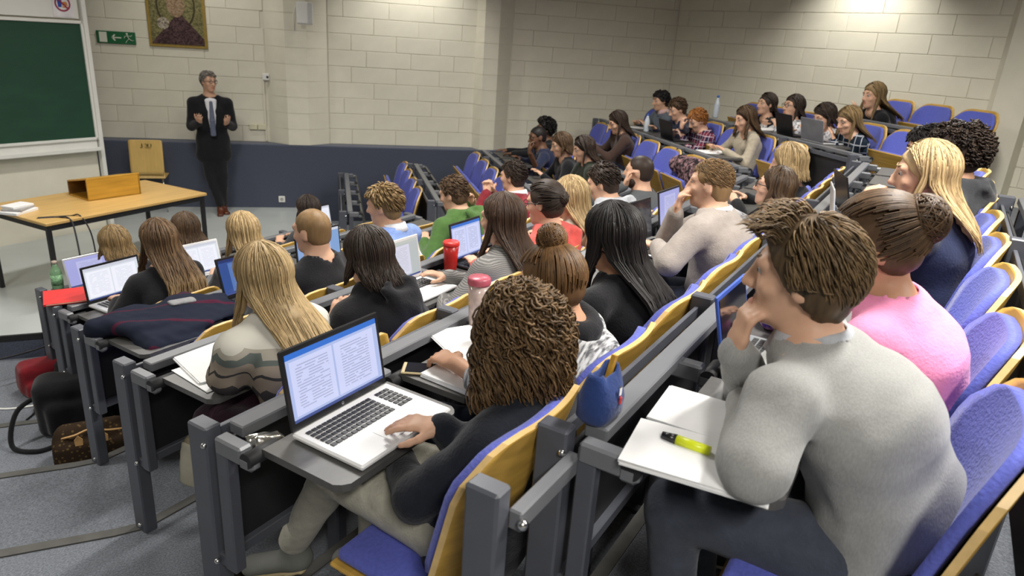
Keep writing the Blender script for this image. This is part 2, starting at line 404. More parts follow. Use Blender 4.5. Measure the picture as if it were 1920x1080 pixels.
for k in range(2, 8):
    a_ = nosing(k); c_ = nosing(k+1)
    b = B(); b.prism([p[:2] for p in a_] + [p[:2] for p in c_[::-1]], -1, T(k))
    tag(b.obj('floor', M_CARPET), 'carpeted tier %d of the seating' % k, kind='structure')
    pts = [p + np.array([0, 0, T(k)]) for p in a_]
    b = B()
    poly = [p[:2] for p in a_]
    # strip along the edge
    off = []
    for i, p in enumerate(poly):
        d0 = poly[i]-poly[i-1] if i else poly[1]-poly[0]; d1 = poly[i+1]-poly[i] if i+1 < len(poly) else d0
        d = d0/np.linalg.norm(d0)+d1/np.linalg.norm(d1); d /= np.linalg.norm(d); off.append(p + np.array([d[1], -d[0]])*.045)
    b.prism([tuple(p) for p in poly] + [tuple(p) for p in off[::-1]], T(k)-.03, T(k)+.006)
    tag(b.obj('trim_%d' % (k+2), M_NOSE), 'dark nosing strip on tier %d' % k, kind='structure')

# ------------------------------------------------------------------ folding seats
def shell_mesh(w, z0, z1, y0, y1, sag, th, r, mats, nx=14, nz=10, edge=True):
    """curved panel: x across, leaning from y0 (bottom) to y1 (top), sides coming forward by sag, rounded top corners"""
    def pt(s, t, o):
        z = z0+(z1-z0)*t; ww = w
        dz = z-(z1-r)
        if dz > 0: ww = w-r*(1-math.sqrt(max(0, 1-(dz/r)**2)))
        dz = (z0+r*.6)-z
        if dz > 0: ww = min(ww, w-r*.6*(1-math.sqrt(max(0, 1-(dz/(r*.6))**2))))
        x = s*ww; return (x, y0+(y1-y0)*t + sag*(x/w)**2 + o, z)
    ts = [i/nz for i in range(nz-1)] + [1-.6/nz, 1-.2/nz, 1.0]
    ts = sorted(set(ts)); ss = [-1+2*i/nx for i in range(nx+1)]
    V_, F_, MI = [], [], []
    for o in (0, th):
        for t in ts:
            for s in ss: V_.append(pt(s, t, o))
    nc, nr = len(ss), len(ts); off = nc*nr
    for i in range(nr-1):
        for j in range(nc-1):
            a = i*nc+j; F_.append((a, a+1, a+nc+1, a+nc)); MI.append(0)
            F_.append((off+a, off+a+nc, off+a+nc+1, off+a+1)); MI.append(0)
    ring = [j for j in range(nc)] + [i*nc+nc-1 for i in range(1, nr)] + [(nr-1)*nc+j for j in range(nc-2, -1, -1)] + [i*nc for i in range(nr-2, 0, -1)]
    for a, c in zip(ring, ring[1:]+ring[:1]): F_.append((a, off+a, off+c, c)); MI.append(1 if edge else 0)
    me = bpy.data.meshes.new('shell'); me.from_pydata(V_, [], F_)
    for m in mats: me.materials.append(m)
    me.polygons.foreach_set('material_index', MI); me.polygons.foreach_set('use_smooth', [m == 0 or not edge for m in MI]); me.update()
    bm_ = bmesh.new(); bm_.from_mesh(me); bmesh.ops.recalc_face_normals(bm_, faces=bm_.faces); bm_.to_mesh(me); bm_.free()
    return me
ME_BACK = shell_mesh(.262, .50, .950, -.135, -.240, .055, .016, .145, [M_PLY, M_PLYE])
ME_BCUSH = shell_mesh(.240, .53, .929, -.118, -.216, .050, .028, .130, [M_BLUE], edge=False)
def seatpan():
    m = B(); m.box((0, .185, -.03), (.46, .38, .016), .006); ply = m.mesh('seat', [M_PLY])
    m = B(); m.box((0, .185, .0), (.44, .36, .042), .016); cu = m.mesh('seat_cushion', [M_BLUE]); cu.polygons.foreach_set('use_smooth', [True]*len(cu.polygons))
    return ply, cu
ME_SEAT, ME_SCUSH = seatpan()
m = B(); m.box((0, -.13, .20), (.05, .06, .40), .006); m.box((0, -.13, .012), (.12, .14, .024), .004); m.box((0, -.08, .39), (.05, .20, .035), .004); ME_PED = m.mesh('pedestal', M_METAL)
m = B(); m.bar((0, -.15, .40), (0, -.185, .66), .03, .02, .003); ME_BRK = m.mesh('back_bracket', M_METAL)
ORD = ['first', 'second', 'third', 'fourth', 'fifth', 'sixth', 'seventh', 'eighth', 'ninth', 'tenth', 'eleventh', 'twelfth']
SEATS = {}
def folding_seat(origin, rz, folded, label):
    t = empty('folding_seat', origin, rz, label, 'seat', 'blue folding auditorium seats')
    bk = link('backrest', ME_BACK, t); link('back_cushion', ME_BCUSH, bk)
    s = link('seat', ME_SEAT, t, (0, -.115, .445 if not folded else .41), (math.radians(66) if folded else math.radians(2), 0, 0)); link('seat_cushion', ME_SCUSH, s)
    link('pedestal', ME_PED, t); link('back_bracket', ME_BRK, t, (-.16, 0, 0)); link('back_bracket', ME_BRK, t, (.16, 0, 0))
    return t

# ------------------------------------------------------------------ desk rows
m = B(); m.box((0, .03, .375), (.05, .075, .75), .005); ME_POST = m.mesh('post', M_METAL)
m = B(); m.box((0, -.055, .52), (.036, .045, .41), .004); m.box((0, -.02, .335), (.03, .10, .04), .004); ME_POST2 = m.mesh('brace_post', M_METAL)
m = B(); m.box((0, -.085, .713), (.042, .10, .05), .006); m.box((0, -.148, .700), (.042, .05, .046), .012); ME_ARM = m.mesh('hinge_arm', M_RAIL)
m = B(); m.cyl((-.02, -.155, .712), (.075, -.155, .712), .021, seg=16); ME_HINGE = m.mesh('hinge', M_BLACK)
def tablet_mesh():
    c = .03; w, d = .468, .275
    poly = [(0, 0), (w, 0), (w, -d+c), (w-.4*c, -d+.4*c), (w-c, -d), (c, -d), (.4*c, -d+.4*c), (0, -d+c)]
    m = B(); m.prism([p for p in poly[::-1]], -.010, .010); return m.mesh('writing_tablet', M_TABLET)
ME_TAB = tablet_mesh()
ME_BOLT = B().ball((0, 0, 0), .009, 8).mesh('bolt', M_CHROME)
def desk_row(origin, rz, n, folded, label, first_off=0., posts=None):
    """row of n writing tablets on a rail; local x along the row, y towards the front"""
    t = empty('desk_row', origin, rz, label, 'desk', 'desk rows with folding tablets')
    L = n*PITCHS
    b = B(); b.box((L/2, .042, .690), (L, .014, .04), .002); b.obj('front_rail', M_METAL, t)
    b = B(); b.box((L/2+first_off/2, -.045, .733), (L-first_off, .055, .034), .004); b.obj('rail', M_RAIL, t)
    b = B(); b.box((L/2, .012, .50), (L-.06, .012, .36), .002); b.obj('modesty_panel', M_PANEL, t)
    b = B(); b.box((L/2, .0, .325), (L, .03, .035), .003); b.obj('lower_rail', M_METAL, t)
    for i in range(0, n+1):
        if i in (0, n) or i % 2 == 0 or (posts and i in posts):
            p = link('post', ME_POST, t, (i*PITCHS, 0, 0))
            for yz in (((.0, .70), (-.01, .335), (.03, .03)) if i == 0 else ((.0, .70),)): link('bolt', ME_BOLT, p, (-.026, yz[0], yz[1]))
            link('brace_post', ME_POST2, t, (i*PITCHS, 0, 0))
        link('hinge_arm', ME_ARM, t, (i*PITCHS, 0, 0))
    for i in range(n):
        link('hinge', ME_HINGE, t, (i*PITCHS, 0, 0))
        fo = folded(i) if callable(folded) else folded
        link('writing_tablet', ME_TAB, t, (i*PITCHS+.022, -.168, .722), (math.radians(78) if fo else 0, 0, 0))
    return t
NC = {1: 5, 2: 6, 3: 8, 4: 9, 5: 10, 6: 10, 7: 6}
FS = {1: 7.41, 2: 7.04, 3: 6.435, 4: 6.145, 5: 5.825, 6: 5.335, 7: 5.475}
NF = {1: 4, 2: 4, 3: 5, 4: 6, 5: 7, 6: 6, 7: 3}
# who sits where: (row, index) of the taken seats
TAKEN = {('C', 1): {0: 'light brown bob', 1: 'wavy brown hair', 3: 'short dark hair, front row'}, ('C', 2): {0: 'long ombre hair and black top', 1: 'blonde ponytail'},
         ('C', 3): {1: 'cropped hair and black shirt', 2: 'blond man in light blue', 4: 'green hoodie', 5: 'red sweater'},
         ('C', 4): {0: 'patterned knit sweater', 1: 'black hoodie', 2: 'striped grey knit', 3: 'coral hoodie', 4: 'straight blonde hair', 5: 'light grey hoodie', 6: 'dark beard'},
         ('C', 5): {0: 'curly brown hair', 1: 'top bun', 2: 'very long black hair', 4: 'taupe sweater', 6: 'glasses and patterned top', 7: 'blonde updo'},
         ('C', 6): {0: 'light grey sweater', 1: 'pink shirt', 3: 'navy sweater', 5: 'curly black hair', 6: 'burgundy sleeve'}, ('C', 7): {},
         ('F', 1): {}, ('F', 2): {}, ('F', 3): {0: 'dark green top', 1: 'low black neckline', 3: 'navy polo shirt', 4: 'dark braids'}, ('F', 4): {3: 'brown cardigan'},
         ('F', 5): {1: 'beige cardigan', 3: 'plaid shirt', 4: 'navy pullover', 5: 'grey-blue shirt'},
         ('F', 6): {1: 'navy checked shirt', 2: 'dark fringe', 3: 'white printed top', 4: 'black top and swept hair'}, ('F', 7): {2: 'long blonde hair, top row'}}
for k in range(1, 8):
    tk = TAKEN[('C', k)]
    o = uv(US[k], RV(k), T(k))
    fold = (lambda i: True) if k == 7 else (lambda i, tk=tk: False)
    desk_row(o, _A, NC[k], fold, 'grey desk row with dark folding tablets, %s row of the middle block' % ORD[k-1], first_off=.04)
    if k < 7:
        for i in range(NC[k]):
            who = tk.get(i); c = uv(US[k]+.3+PITCHS*i, RV(k)+.60, T(k))
            up = who is None and (k, i) not in ((3, 0), (3, 3), (5, 3))
            if who: lb = 'blue and plywood folding seat under the person with ' + who
            else: lb = 'empty blue folding seat, %s from the aisle in the %s middle row' % (ORD[i], ORD[k-1])
            folding_seat(c, _A, up, lb)
    o = np.array([FX[k], FS[k], T(k)])
    tk = TAKEN[('F', k)]
    desk_row(o, math.pi/2, NF[k], (lambda i, tk=tk, k=k: i not in tk), 'grey desk row by the far wall, %s row of the far wing' % ORD[k-1])
    for i in range(NF[k]):
        who = tk.get(i); c = np.array([FX[k]+.60, FS[k]+.265+PITCHS*i, T(k)])
        if who: lb = 'blue folding seat in the far wing under the person with ' + who
        else: lb = 'empty folded blue seat, %s from the near end in the %s far row' % (ORD[i], ORD[k-1])
        folding_seat(c, math.pi/2, who is None, lb)
# end post and link bar beside the sixth-row desk (its first place is left free)
t = empty('desk_end_frame', uv(.93, RV(6), T(6)), _A, 'grey end post and bar leading to the sixth row desk beside the curly-haired person', 'desk frame')
b = B(); b.box((0, .03, .375), (.05, .075, .75), .006); b.obj('post', M_METAL, t)
b = B(); b.box((.145, -.02, .675), (.25, .03, .045), .004); b.obj('bar', M_RAIL, t)
b = B(); b.ball((.02, -.038, .675), .012, 10); b.obj('bolt', M_CHROME, t)
# ------------------------------------------------------------------ organic shapes: a small distance-field modeller
class Field:
    def __init__(s, lo, hi, h):
        s.lo = np.array(lo, float); s.h = h; s.n = np.ceil((np.array(hi)-s.lo)/h).astype(int)+1
        s.F = np.full(s.n, .3, np.float32)
        s.ax = [(s.lo[i]+np.arange(s.n[i])*h).astype(np.float32) for i in range(3)]
    def win(s, lo, hi):
        a = np.clip(np.floor((np.array(lo)-s.lo)/s.h).astype(int), 0, s.n-1); b = np.clip(np.ceil((np.array(hi)-s.lo)/s.h).astype(int)+1, 1, s.n)
        sl = tuple(slice(a[i], b[i]) for i in range(3))
        return sl, s.ax[0][sl[0]][:, None, None], s.ax[1][sl[1]][None, :, None], s.ax[2][sl[2]][None, None, :]
    def put(s, sl, d, k, sub):
        a = s.F[sl]
        if a.size == 0: return
        if sub:
            d = -d; h = np.clip(.5-.5*(a-d)/k, 0, 1)   # smooth max
            s.F[sl] = a*(1-h)+d*h + k*h*(1-h)
        else:
            h = np.clip(.5+.5*(a-d)/k, 0, 1)
            s.F[sl] = a*(1-h)+d*h - k*h*(1-h)
    def cap(s, a, b, ra, rb=None, k=.02, sub=False):
        a = np.array(a, float); b = np.array(b, float); rb = ra if rb is None else rb; m = max(ra, rb)+k+2*s.h
        sl, X, Y, Z = s.win(np.minimum(a, b)-m, np.maximum(a, b)+m)
        ba = b-a; L = max(ba@ba, 1e-9)
        t = np.clip(((X-a[0])*ba[0]+(Y-a[1])*ba[1]+(Z-a[2])*ba[2])/L, 0, 1)
        d = np.sqrt((X-a[0]-t*ba[0])**2+(Y-a[1]-t*ba[1])**2+(Z-a[2]-t*ba[2])**2)-(ra+(rb-ra)*t)
        s.put(sl, d, k, sub); return s
    def ell(s, c, r, R=None, k=.02, sub=False):
        c = np.array(c, float); r = np.array(r, float); m = r.max()+k+2*s.h
        sl, X, Y, Z = s.win(c-m, c+m); x, y, z = X-c[0], Y-c[1], Z-c[2]
        R = np.eye(3) if R is None else R
        q = [x*R[0, i]+y*R[1, i]+z*R[2, i] for i in range(3)]
        k0 = np.sqrt(sum((q[i]/r[i])**2 for i in range(3))); k1 = np.sqrt(sum((q[i]/r[i]**2)**2 for i in range(3)))+1e-9
        s.put(sl, k0*(k0-1)/k1, k, sub); return s
    def ecap(s, a, b, wa, wb, xd, k=.03, sub=False):
        """flattened limb from a to b: (half width along xd, half depth) at both ends"""
        a = np.array(a, float); b = np.array(b, float); ax = b-a; L = np.linalg.norm(ax)+1e-9; ax = ax/L
        xd = np.array(xd, float); xd = xd-ax*(xd@ax); xd /= np.linalg.norm(xd)+1e-9; yd = np.cross(ax, xd)
        m = max(*wa, *wb)+k+2*s.h; sl, X, Y, Z = s.win(np.minimum(a, b)-m, np.maximum(a, b)+m)
        x, y, z = X-a[0], Y-a[1], Z-a[2]
        tt = x*ax[0]+y*ax[1]+z*ax[2]; t = np.clip(tt, 0, L); e = tt-t; t = t/L
        w = wa[0]+(wb[0]-wa[0])*t; d = wa[1]+(wb[1]-wa[1])*t
        lx = x*xd[0]+y*xd[1]+z*xd[2]; ly = x*yd[0]+y*yd[1]+z*yd[2]
        mn = np.minimum(w, d); q0 = np.sqrt((lx/w)**2+(ly/d)**2+(e/mn)**2); q1 = np.sqrt((lx/w**2)**2+(ly/d**2)**2+(e/mn**2)**2)+1e-6
        s.put(sl, np.where(q0 < .05, -mn, q0*(q0-1)/q1), k, sub); return s
    def rbox(s, c, half, r=.03, R=None, k=.02, sub=False):
        c = np.array(c, float); half = np.array(half, float); m = np.linalg.norm(half)+k+2*s.h
        sl, X, Y, Z = s.win(c-m, c+m); x, y, z = X-c[0], Y-c[1], Z-c[2]; R = np.eye(3) if R is None else R
        q = [np.abs(x*R[0, i]+y*R[1, i]+z*R[2, i])-(half[i]-r) for i in range(3)]
        d = np.sqrt(sum(np.maximum(a, 0)**2 for a in q))+np.minimum(np.maximum(np.maximum(q[0], q[1]), q[2]), 0)-r
        s.put(sl, d, k, sub); return s
    def noise(s, amp, freq, seed=0):
        r = np.random.default_rng(seed); X, Y, Z = s.ax[0][:, None, None], s.ax[1][None, :, None], s.ax[2][None, None, :]
        out = 0
        for i in range(5):
            d = r.normal(size=3); d /= np.linalg.norm(d); f = freq*(.6+.35*i)
            e = r.normal(size=3); e /= np.linalg.norm(e)
            out = out + np.sin(f*(X*d[0]+Y*d[1]+Z*d[2])+r.uniform(0, 6)+1.5*np.sin(.5*f*(X*e[0]+Y*e[1]+Z*e[2])+r.uniform(0, 6)))/(1+.5*i)
        s.F += (amp*out/2).astype(np.float32); return s
    def cut(s, P, n, k=.004):
        """remove everything on the side n of the plane through P"""
        P = np.array(P, float); n = np.array(n, float); n /= np.linalg.norm(n)
        X, Y, Z = s.ax[0][:, None, None], s.ax[1][None, :, None], s.ax[2][None, None, :]
        d = (X-P[0])*n[0]+(Y-P[1])*n[1]+(Z-P[2])*n[2]; s.F = np.maximum(s.F, d.astype(np.float32)); return s
    def mesh(s):
        F = s.F; F[0] = F[-1] = .3; F[:, 0] = F[:, -1] = .3; F[:, :, 0] = F[:, :, -1] = .3
        S = F < 0; n = F.shape
        def cn(A, i, j, k): return A[i:n[0]-1+i, j:n[1]-1+j, k:n[2]-1+k]
        cs = [(i, j, k) for i in (0, 1) for j in (0, 1) for k in (0, 1)]
        cnt = sum(cn(S, *c).astype(np.int8) for c in cs); I = np.argwhere((cnt > 0) & (cnt < 8))
        if len(I) == 0: return np.zeros((0, 3)), np.zeros((0, 4), int)
        vid = np.full(tuple(x-1 for x in n), -1, np.int32); vid[tuple(I.T)] = np.arange(len(I))
        acc = np.zeros((len(I), 3)); num = np.zeros(len(I))
        for c in cs:
            for axx in range(3):
                if c[axx]: continue
                c2 = list(c); c2[axx] = 1
                A = F[tuple((I+c).T)]; Bv = F[tuple((I+c2).T)]; m = (A < 0) != (Bv < 0)
                t = A/np.where(m, A-Bv, 1); p = np.tile(np.array(c, float), (len(I), 1)); p[:, axx] = t
                acc[m] += p[m]; num[m] += 1
        vs = s.lo+(I+acc/num[:, None])*s.h
        fs = []
        for axx in range(3):
            o1, o2 = [(1, 2), (2, 0), (0, 1)][axx]
            sl0 = [slice(None)]*3; sl1 = [slice(None)]*3; sl0[axx] = slice(0, -1); sl1[axx] = slice(1, None)
            A = S[tuple(sl0)]; Bv = S[tuple(sl1)]
            E = np.argwhere(A != Bv); E = E[(E[:, o1] > 0) & (E[:, o2] > 0) & (E[:, o1] < n[o1]-1) & (E[:, o2] < n[o2]-1)]
            if len(E) == 0: continue
            d1 = np.zeros(3, int); d1[o1] = 1; d2 = np.zeros(3, int); d2[o2] = 1
            q = np.stack([vid[tuple((E-d1-d2).T)], vid[tuple((E-d2).T)], vid[tuple(E.T)], vid[tuple((E-d1).T)]], 1)
            flip = ~A[tuple(E.T)]; q[flip] = q[flip][:, ::-1]; fs.append(q)
        f = np.vstack(fs); f = f[(f >= 0).all(1)]
        return vs, f
def smooth_mesh(v, f, it=2):
    for _ in range(it):
        acc = np.zeros_like(v); num = np.zeros(len(v))
        for i in range(4):
            for j in (1, 3):
                np.add.at(acc, f[:, i], v[f[:, (i+j) % 4]]); np.add.at(num, f[:, i], 1)
        v = .4*v+.6*acc/np.maximum(num, 1)[:, None]
    return v

def rot(yaw=0, pitch=0, roll=0):
    """columns: right, forward, up after turning left by yaw, nodding down by pitch, tilting to the right by roll (degrees)"""
    y, p, r = (math.radians(a) for a in (yaw, pitch, roll))
    Rz = np.array([[math.cos(y), -math.sin(y), 0], [math.sin(y), math.cos(y), 0], [0, 0, 1]])
    Rx = np.array([[1, 0, 0], [0, math.cos(p), math.sin(p)], [0, -math.sin(p), math.cos(p)]])
    Ry = np.array([[math.cos(r), 0, math.sin(r)], [0, 1, 0], [-math.sin(r), 0, math.cos(r)]])
    return Rz@Rx@Ry
def nrm(v): v = np.array(v, float); return v/(np.linalg.norm(v)+1e-9)
def ik(a, w, l1, l2, pole):
    """elbow between shoulder a and wrist w"""
    a, w = np.array(a, float), np.array(w, float); d = w-a; L = min(np.linalg.norm(d), (l1+l2)*.995); d = nrm(d); w = a+d*L
    x = (l1*l1-l2*l2+L*L)/(2*L); h = math.sqrt(max(0, l1*l1-x*x)); p = np.array(pole, float); p = nrm(p-d*(p@d))
    return a+d*x+p*h, w
def hand(f, wr, fd, pn, side, curl=.35, spread=1., s=1., k=.006, pinch=0.):
    """palm, four unequal fingers bent at the knuckles, thumb leaving the side of the palm; fd finger direction, pn palm normal, side +1 right hand"""
    fd = nrm(fd); pn = nrm(np.array(pn)-fd*(np.array(pn)@fd)); td = np.cross(fd, pn)*side   # towards the thumb
    wr = np.array(wr, float)
    f.ecap(wr-fd*.02*s, wr+fd*.035*s, (.026*s, .018*s), (.036*s, .0155*s), td, k=.012)
    f.ecap(wr+fd*.03*s, wr+fd*.082*s, (.036*s, .015*s), (.039*s, .0125*s), td, k=.012)
    for i, (o, ln) in enumerate(((.0295, .070), (.0100, .078), (-.0095, .072), (-.0285, .056))):
        p = wr+fd*(.088-.004*abs(i-1.2))*s+td*o*s; d = nrm(fd+td*(o*spread*3.0)); c = curl*(1+.12*i)
        for j, fr in enumerate((.46, .30, .24)):
            d = nrm(d*math.cos(c*(.8, 1.2, .8)[j])+pn*math.sin(c*(.8, 1.2, .8)[j])); q = p+d*ln*fr*s
            r0, r1 = ((.0098, .0090), (.0090, .0082), (.0082, .0070))[j]; f.cap(p, q, r0*s, r1*s, k=.004 if j else .009)
            p = q; pn2 = pn
    p = wr+fd*.022*s+td*.028*s+pn*.004*s; d = nrm(fd*.62+td*.72+pn*.25+pn*pinch)
    f.cap(wr+fd*.015*s+td*.012*s, p, .017*s, .0145*s, k=.012)
    for ln, r0, r1 in ((.036, .0145, .0112), (.031, .0110, .0098), (.025, .0098, .0082)):
        q = p+d*ln*s; f.cap(p, q, r0*s, r1*s, k=.008); p = q; d = nrm(d+fd*.38-td*.22+pn*.12)

M_LIP = {}
M_EYE = pm('eye_white', (.42, .39, .36), rough=.15, var=.02); M_IRIS = pm('iris_dark', (.03, .02, .012), rough=.1)
def person(name_label, group, origin, rz, P):
    """P: pose and look in the sitter's frame (x to the right, y forward, z up, origin on the floor below the hips)"""
    near = P.get('lod', 1); hB = P.get('hb', (.0095, .0125, .0145)[near]); hC = P.get('hc', (.0128, .0188, .0225)[near]); hT = P.get('ht', (.021, .028, .034)[near]); hS = P.get('hsh', (.012, .022, .026)[near])
    s = P.get('s', 1.0); fem = P.get('fem', False)
    H = np.array(P.get('hip', (0, 0, .535)), float); Hd = np.array(P['head'], float)
    R = rot(P.get('yaw', 0), P.get('pitch', 0), P.get('roll', 0)); up = R[:, 2]; fw = R[:, 1]; rt = R[:, 0]
    hs = P.get('hs', 1.0)*s
    N = Hd+np.array([0, 0, -1.])*.055*hs-up*.095*hs-fw*.035*hs + np.array(P.get('neck', (0, 0, 0)))
    if 'N' in P: N = np.array(P['N'], float)
    ty = rot(P.get('tyaw', 0)); tr = ty[:, 0]; tf = ty[:, 1]
    bend = P.get('bend', .05)
    def spine(t):
        c = (H+N)/2-tf*bend*2; return (1-t)**2*H+2*t*(1-t)*c+t*t*N
    sw = P.get('sw', .165 if fem else .19)*s; sd = P.get('sdrop', .055)*s
    sh = {}
    for sg, nm in ((1, 'R'), (-1, 'L')): sh[nm] = spine(.97)+tr*sg*sw+tf*P.get('sfwd', .02)-np.array([0, 0, sd])
    l1, l2 = .285*s, .25*s
    arms = {}
    for sg, nm in ((1, 'R'), (-1, 'L')):
        a = P.get('arm'+nm, {}); w_ = a.get('w', (sg*.13, .27, .775)); pole = a.get('pole', (sg*.8, -.5, -.7))
        e, w_ = ik(sh[nm], w_, l1, l2, pole) if 'e' not in a else (np.array(a['e'], float), np.array(w_, float)); arms[nm] = dict(e=e, w=w_, fd=a.get('fd', nrm(w_-e)), pn=a.get('pn', (0, 0, -1)), curl=a.get('curl', .3), show=a.get('show', True), sl=a.get('sleeve', 1.0), pinch=a.get('pinch', 0.))
    legs = {}
    for sg, nm in ((1, 'R'), (-1, 'L')):
        g = P.get('leg'+nm, {}); hp = H+tr*sg*.085*s
        legs[nm] = dict(h=hp, k=np.array(g.get('k', (H[0]+sg*.11, .40, .50)), float), a=np.array(g.get('a', (H[0]+sg*.10, .36, .10)), float), toe=nrm(g.get('toe', (sg*.15, 1, -.12))))
    allp = [Hd+d for d in ((.15, .15, .17), (-.15, -.15, -.17))]+[H, N]+list(sh.values())
    for q in arms.values(): allp += [q['e'], q['w'], q['w']+nrm(q['fd'])*.2]
    for q in legs.values(): allp += [q['k'], q['a'], q['a']+q['toe']*.1]
    allp = np.array(allp); lo, hi = allp.min(0)-.17, allp.max(0)+.17; hi[2] = Hd[2]+.16
    bd = P.get('build', 1.0)*s; wid = (.92 if fem else 1.0)*bd
    # ---------------- body: one continuous skin
    lb = lo.copy(); f = Field(np.array([lo[0], lo[1], min(H[2]-.14, min(q['w'][2] for q in arms.values())-.2)]), hi, hB)
    def hp_(x, y, z): return Hd+R@np.array([x, y, z])*hs
    jw = .93 if fem else 1.0
    f.ell(hp_(0, -.012, .028), np.array((.0745, .095, .088))*hs, R); f.ell(hp_(0, .028, -.030), np.array((.061*jw, .062, .082))*hs, R, k=.03)
    f.ell(hp_(0, .046, -.085), np.array((.040*jw, .040, .026))*hs, R, k=.03); f.ell(hp_(0, .072, -.098), np.array((.018, .016, .014))*hs, R, k=.02)
    f.cap(hp_(-.045, .074, .030), hp_(.045, .074, .030), .013*hs, k=.02)                       # brow
    for sg in (1, -1):
        f.ell(hp_(sg*.032, .094, .012), np.array((.017, .014, .012))*hs, R, k=.012, sub=True)   # eye sockets
        f.ell(hp_(sg*.045, .062, -.022), np.array((.020, .018, .016))*hs, R, k=.02)             # cheekbones
        f.ell(hp_(sg*.076, -.008, -.008), np.array((.009, .020, .031))*hs, R, k=.008); f.ell(hp_(sg*.085, -.012, -.004), np.array((.004, .011, .018))*hs, R, k=.004, sub=True) # ears
    f.cap(hp_(0, .090, .020), hp_(0, .112, -.026), .0075*hs, .0120*hs, k=.014); f.cap(hp_(-.011, .098, -.031), hp_(.011, .098, -.031), .0085*hs, k=.008)   # nose
    f.cap(hp_(-.018, .0865, -.0565), hp_(.018, .0865, -.0565), .0062*hs, k=.006); f.cap(hp_(-.015, .0855, -.068), hp_(.015, .0855, -.068), .0072*hs, k=.006)      # lips
    nr = (.047 if fem else .056)*s*P.get('nk', 1.)
    f.cap(hp_(0, -.028, -.045), N, nr, nr*1.12, k=.03)
    sp = [spine(t) for t in (0, .3, .68, .95)]
    f.ecap(sp[0], sp[1], (.12*wid, .09*wid), (.10*wid, .08*wid), tr, k=.05); f.ecap(sp[1], sp[2], (.10*wid, .08*wid), (.125*wid, .09*wid), tr, k=.05); f.ecap(sp[2], sp[3], (.125*wid, .085*wid), (.09*wid, .055*wid), tr, k=.05)
    for nm in 'RL':
        f.cap(N-up*.01, sh[nm], .045*s, .045*s, k=.05); q = arms[nm]
        f.cap(sh[nm], q['e'], .042*bd*.92, .034*bd*.95, k=.03); f.cap(q['e'], q['w'], .036*bd*.95, .0245*s, k=.02)
        if q['show']: hand(f, q['w'], q['fd'], q['pn'], 1 if nm == 'R' else -1, q['curl'], s=s*(.93 if fem else 1.0), pinch=q['pinch'])
        f.cap(legs[nm]['h'], legs[nm]['h']*.7+legs[nm]['k']*.3, .070*bd, .062*bd, k=.05)
    v, fc = f.mesh()
    cen = v[fc].mean(1); loc_ = (cen-Hd)@R/hs
    lip = (np.abs(loc_[:, 0]) < .021) & (loc_[:, 2] > -.0735) & (loc_[:, 2] < -.051) & (loc_[:, 1] > .078)
    sk = skin(*P.get('skin', ('skin_fair', (.62, .37, .25))))
    lp = pm(sk.name+'_lip', tuple(np.array(P.get('skin', (0, (.62, .37, .25)))[1])*np.array((.82, .58, .58))), rough=.45, var=.05)
    body = pyobj('person', v, fc, [sk, lp], None, mi=lip.astype(int))
    body.location = Vector([float(x) for x in origin]); body.rotation_euler = (0, 0, rz)
    tag(body, name_label, 'person', group)
    # ---------------- eyes, brows
    if P.get('face', True):
        for sg in (1, -1):
            e = B(); e.ball(hp_(sg*.031, .0738, .012), .0125*hs, 12); eo = e.obj('eye', M_EYE, body)
            i = B(); i.ball(hp_(sg*.031, .0822, .0105), .0062*hs, 8); i.obj('iris', M_IRIS, eo)
        pa = np.array([[hp_(sg*(.016+.030*t), .0905-.016*t*t, .034+.008*math.sin(t*2.4)) for t in np.linspace(0, 1, 6)] for sg in (1, -1)])
        vv, ff = tubes(pa, np.array([.003, .004, .004, .0035, .003, .0015])*hs, 5); pyobj('eyebrows', vv, ff, P['hairm'], body)
    if P.get('beard'):
        f = Field(Hd-.18, Hd+.18, hB)
        f.ell(hp_(0, .040, -.078), np.array((.058, .056, .048))*hs, R, k=.01); f.ell(hp_(0, .030, -.070), np.array((.070, .040, .045))*hs, R, k=.02); f.cap(hp_(-.022, .094, -.046), hp_(.022, .094, -.046), .006*hs, k=.006)
        f.ell(hp_(0, .098, -.062), np.array((.020, .02, .010))*hs, R, k=.004, sub=True); f.noise(.0025, 220, 3)
        vv, ff = f.mesh(); pyobj('beard', vv, ff, P['hairm'], body)
    if P.get('glasses'):
        gl = []
        for sg in (1, -1):
            gl.append([hp_(sg*.033+.024*math.cos(a), .101, .010+.018*math.sin(a)) for a in np.linspace(0, 2*math.pi, 17)])
            gl.append([hp_(sg*(.057+.022*min(1, 3*t)), .098-.105*t, .014-.002*t) for t in np.linspace(0, 1, 17)])
        gl.append([hp_(-.010+.020*t, .102, .012) for t in np.linspace(0, 1, 17)])
        vv, ff = tubes(gl, .0022*hs if near else .0017*hs, 5); pyobj('glasses', vv, ff, P.get('glassm', M_BLACK), body)
    # ---------------- top
    tm = P['topm']; f = Field(np.array([lo[0], lo[1], H[2]-.14-P.get('hem', 0.)]), np.array([hi[0], hi[1], N[2]+.14]), hC)
    th = P.get('bulk', .012)
    f.ecap(sp[0]-np.array([0, 0, .03]), sp[1], (.165*wid+th, .120*wid+th), (.140*wid+th, .112*wid+th), tr, k=.05); f.ecap(sp[1], sp[2], (.140*wid+th, .112*wid+th), (.158*wid+th, .115*wid+th), tr, k=.05)
    f.ecap(sp[2], spine(.90), (.158*wid+th, .112*wid+th), (.125*wid+th, .072*wid+th), tr, k=.05)
    if fem:
        for sg in (1, -1): f.ell(spine(.66)+tr*sg*.07+tf*.085, (.06, .055, .06), k=.04)
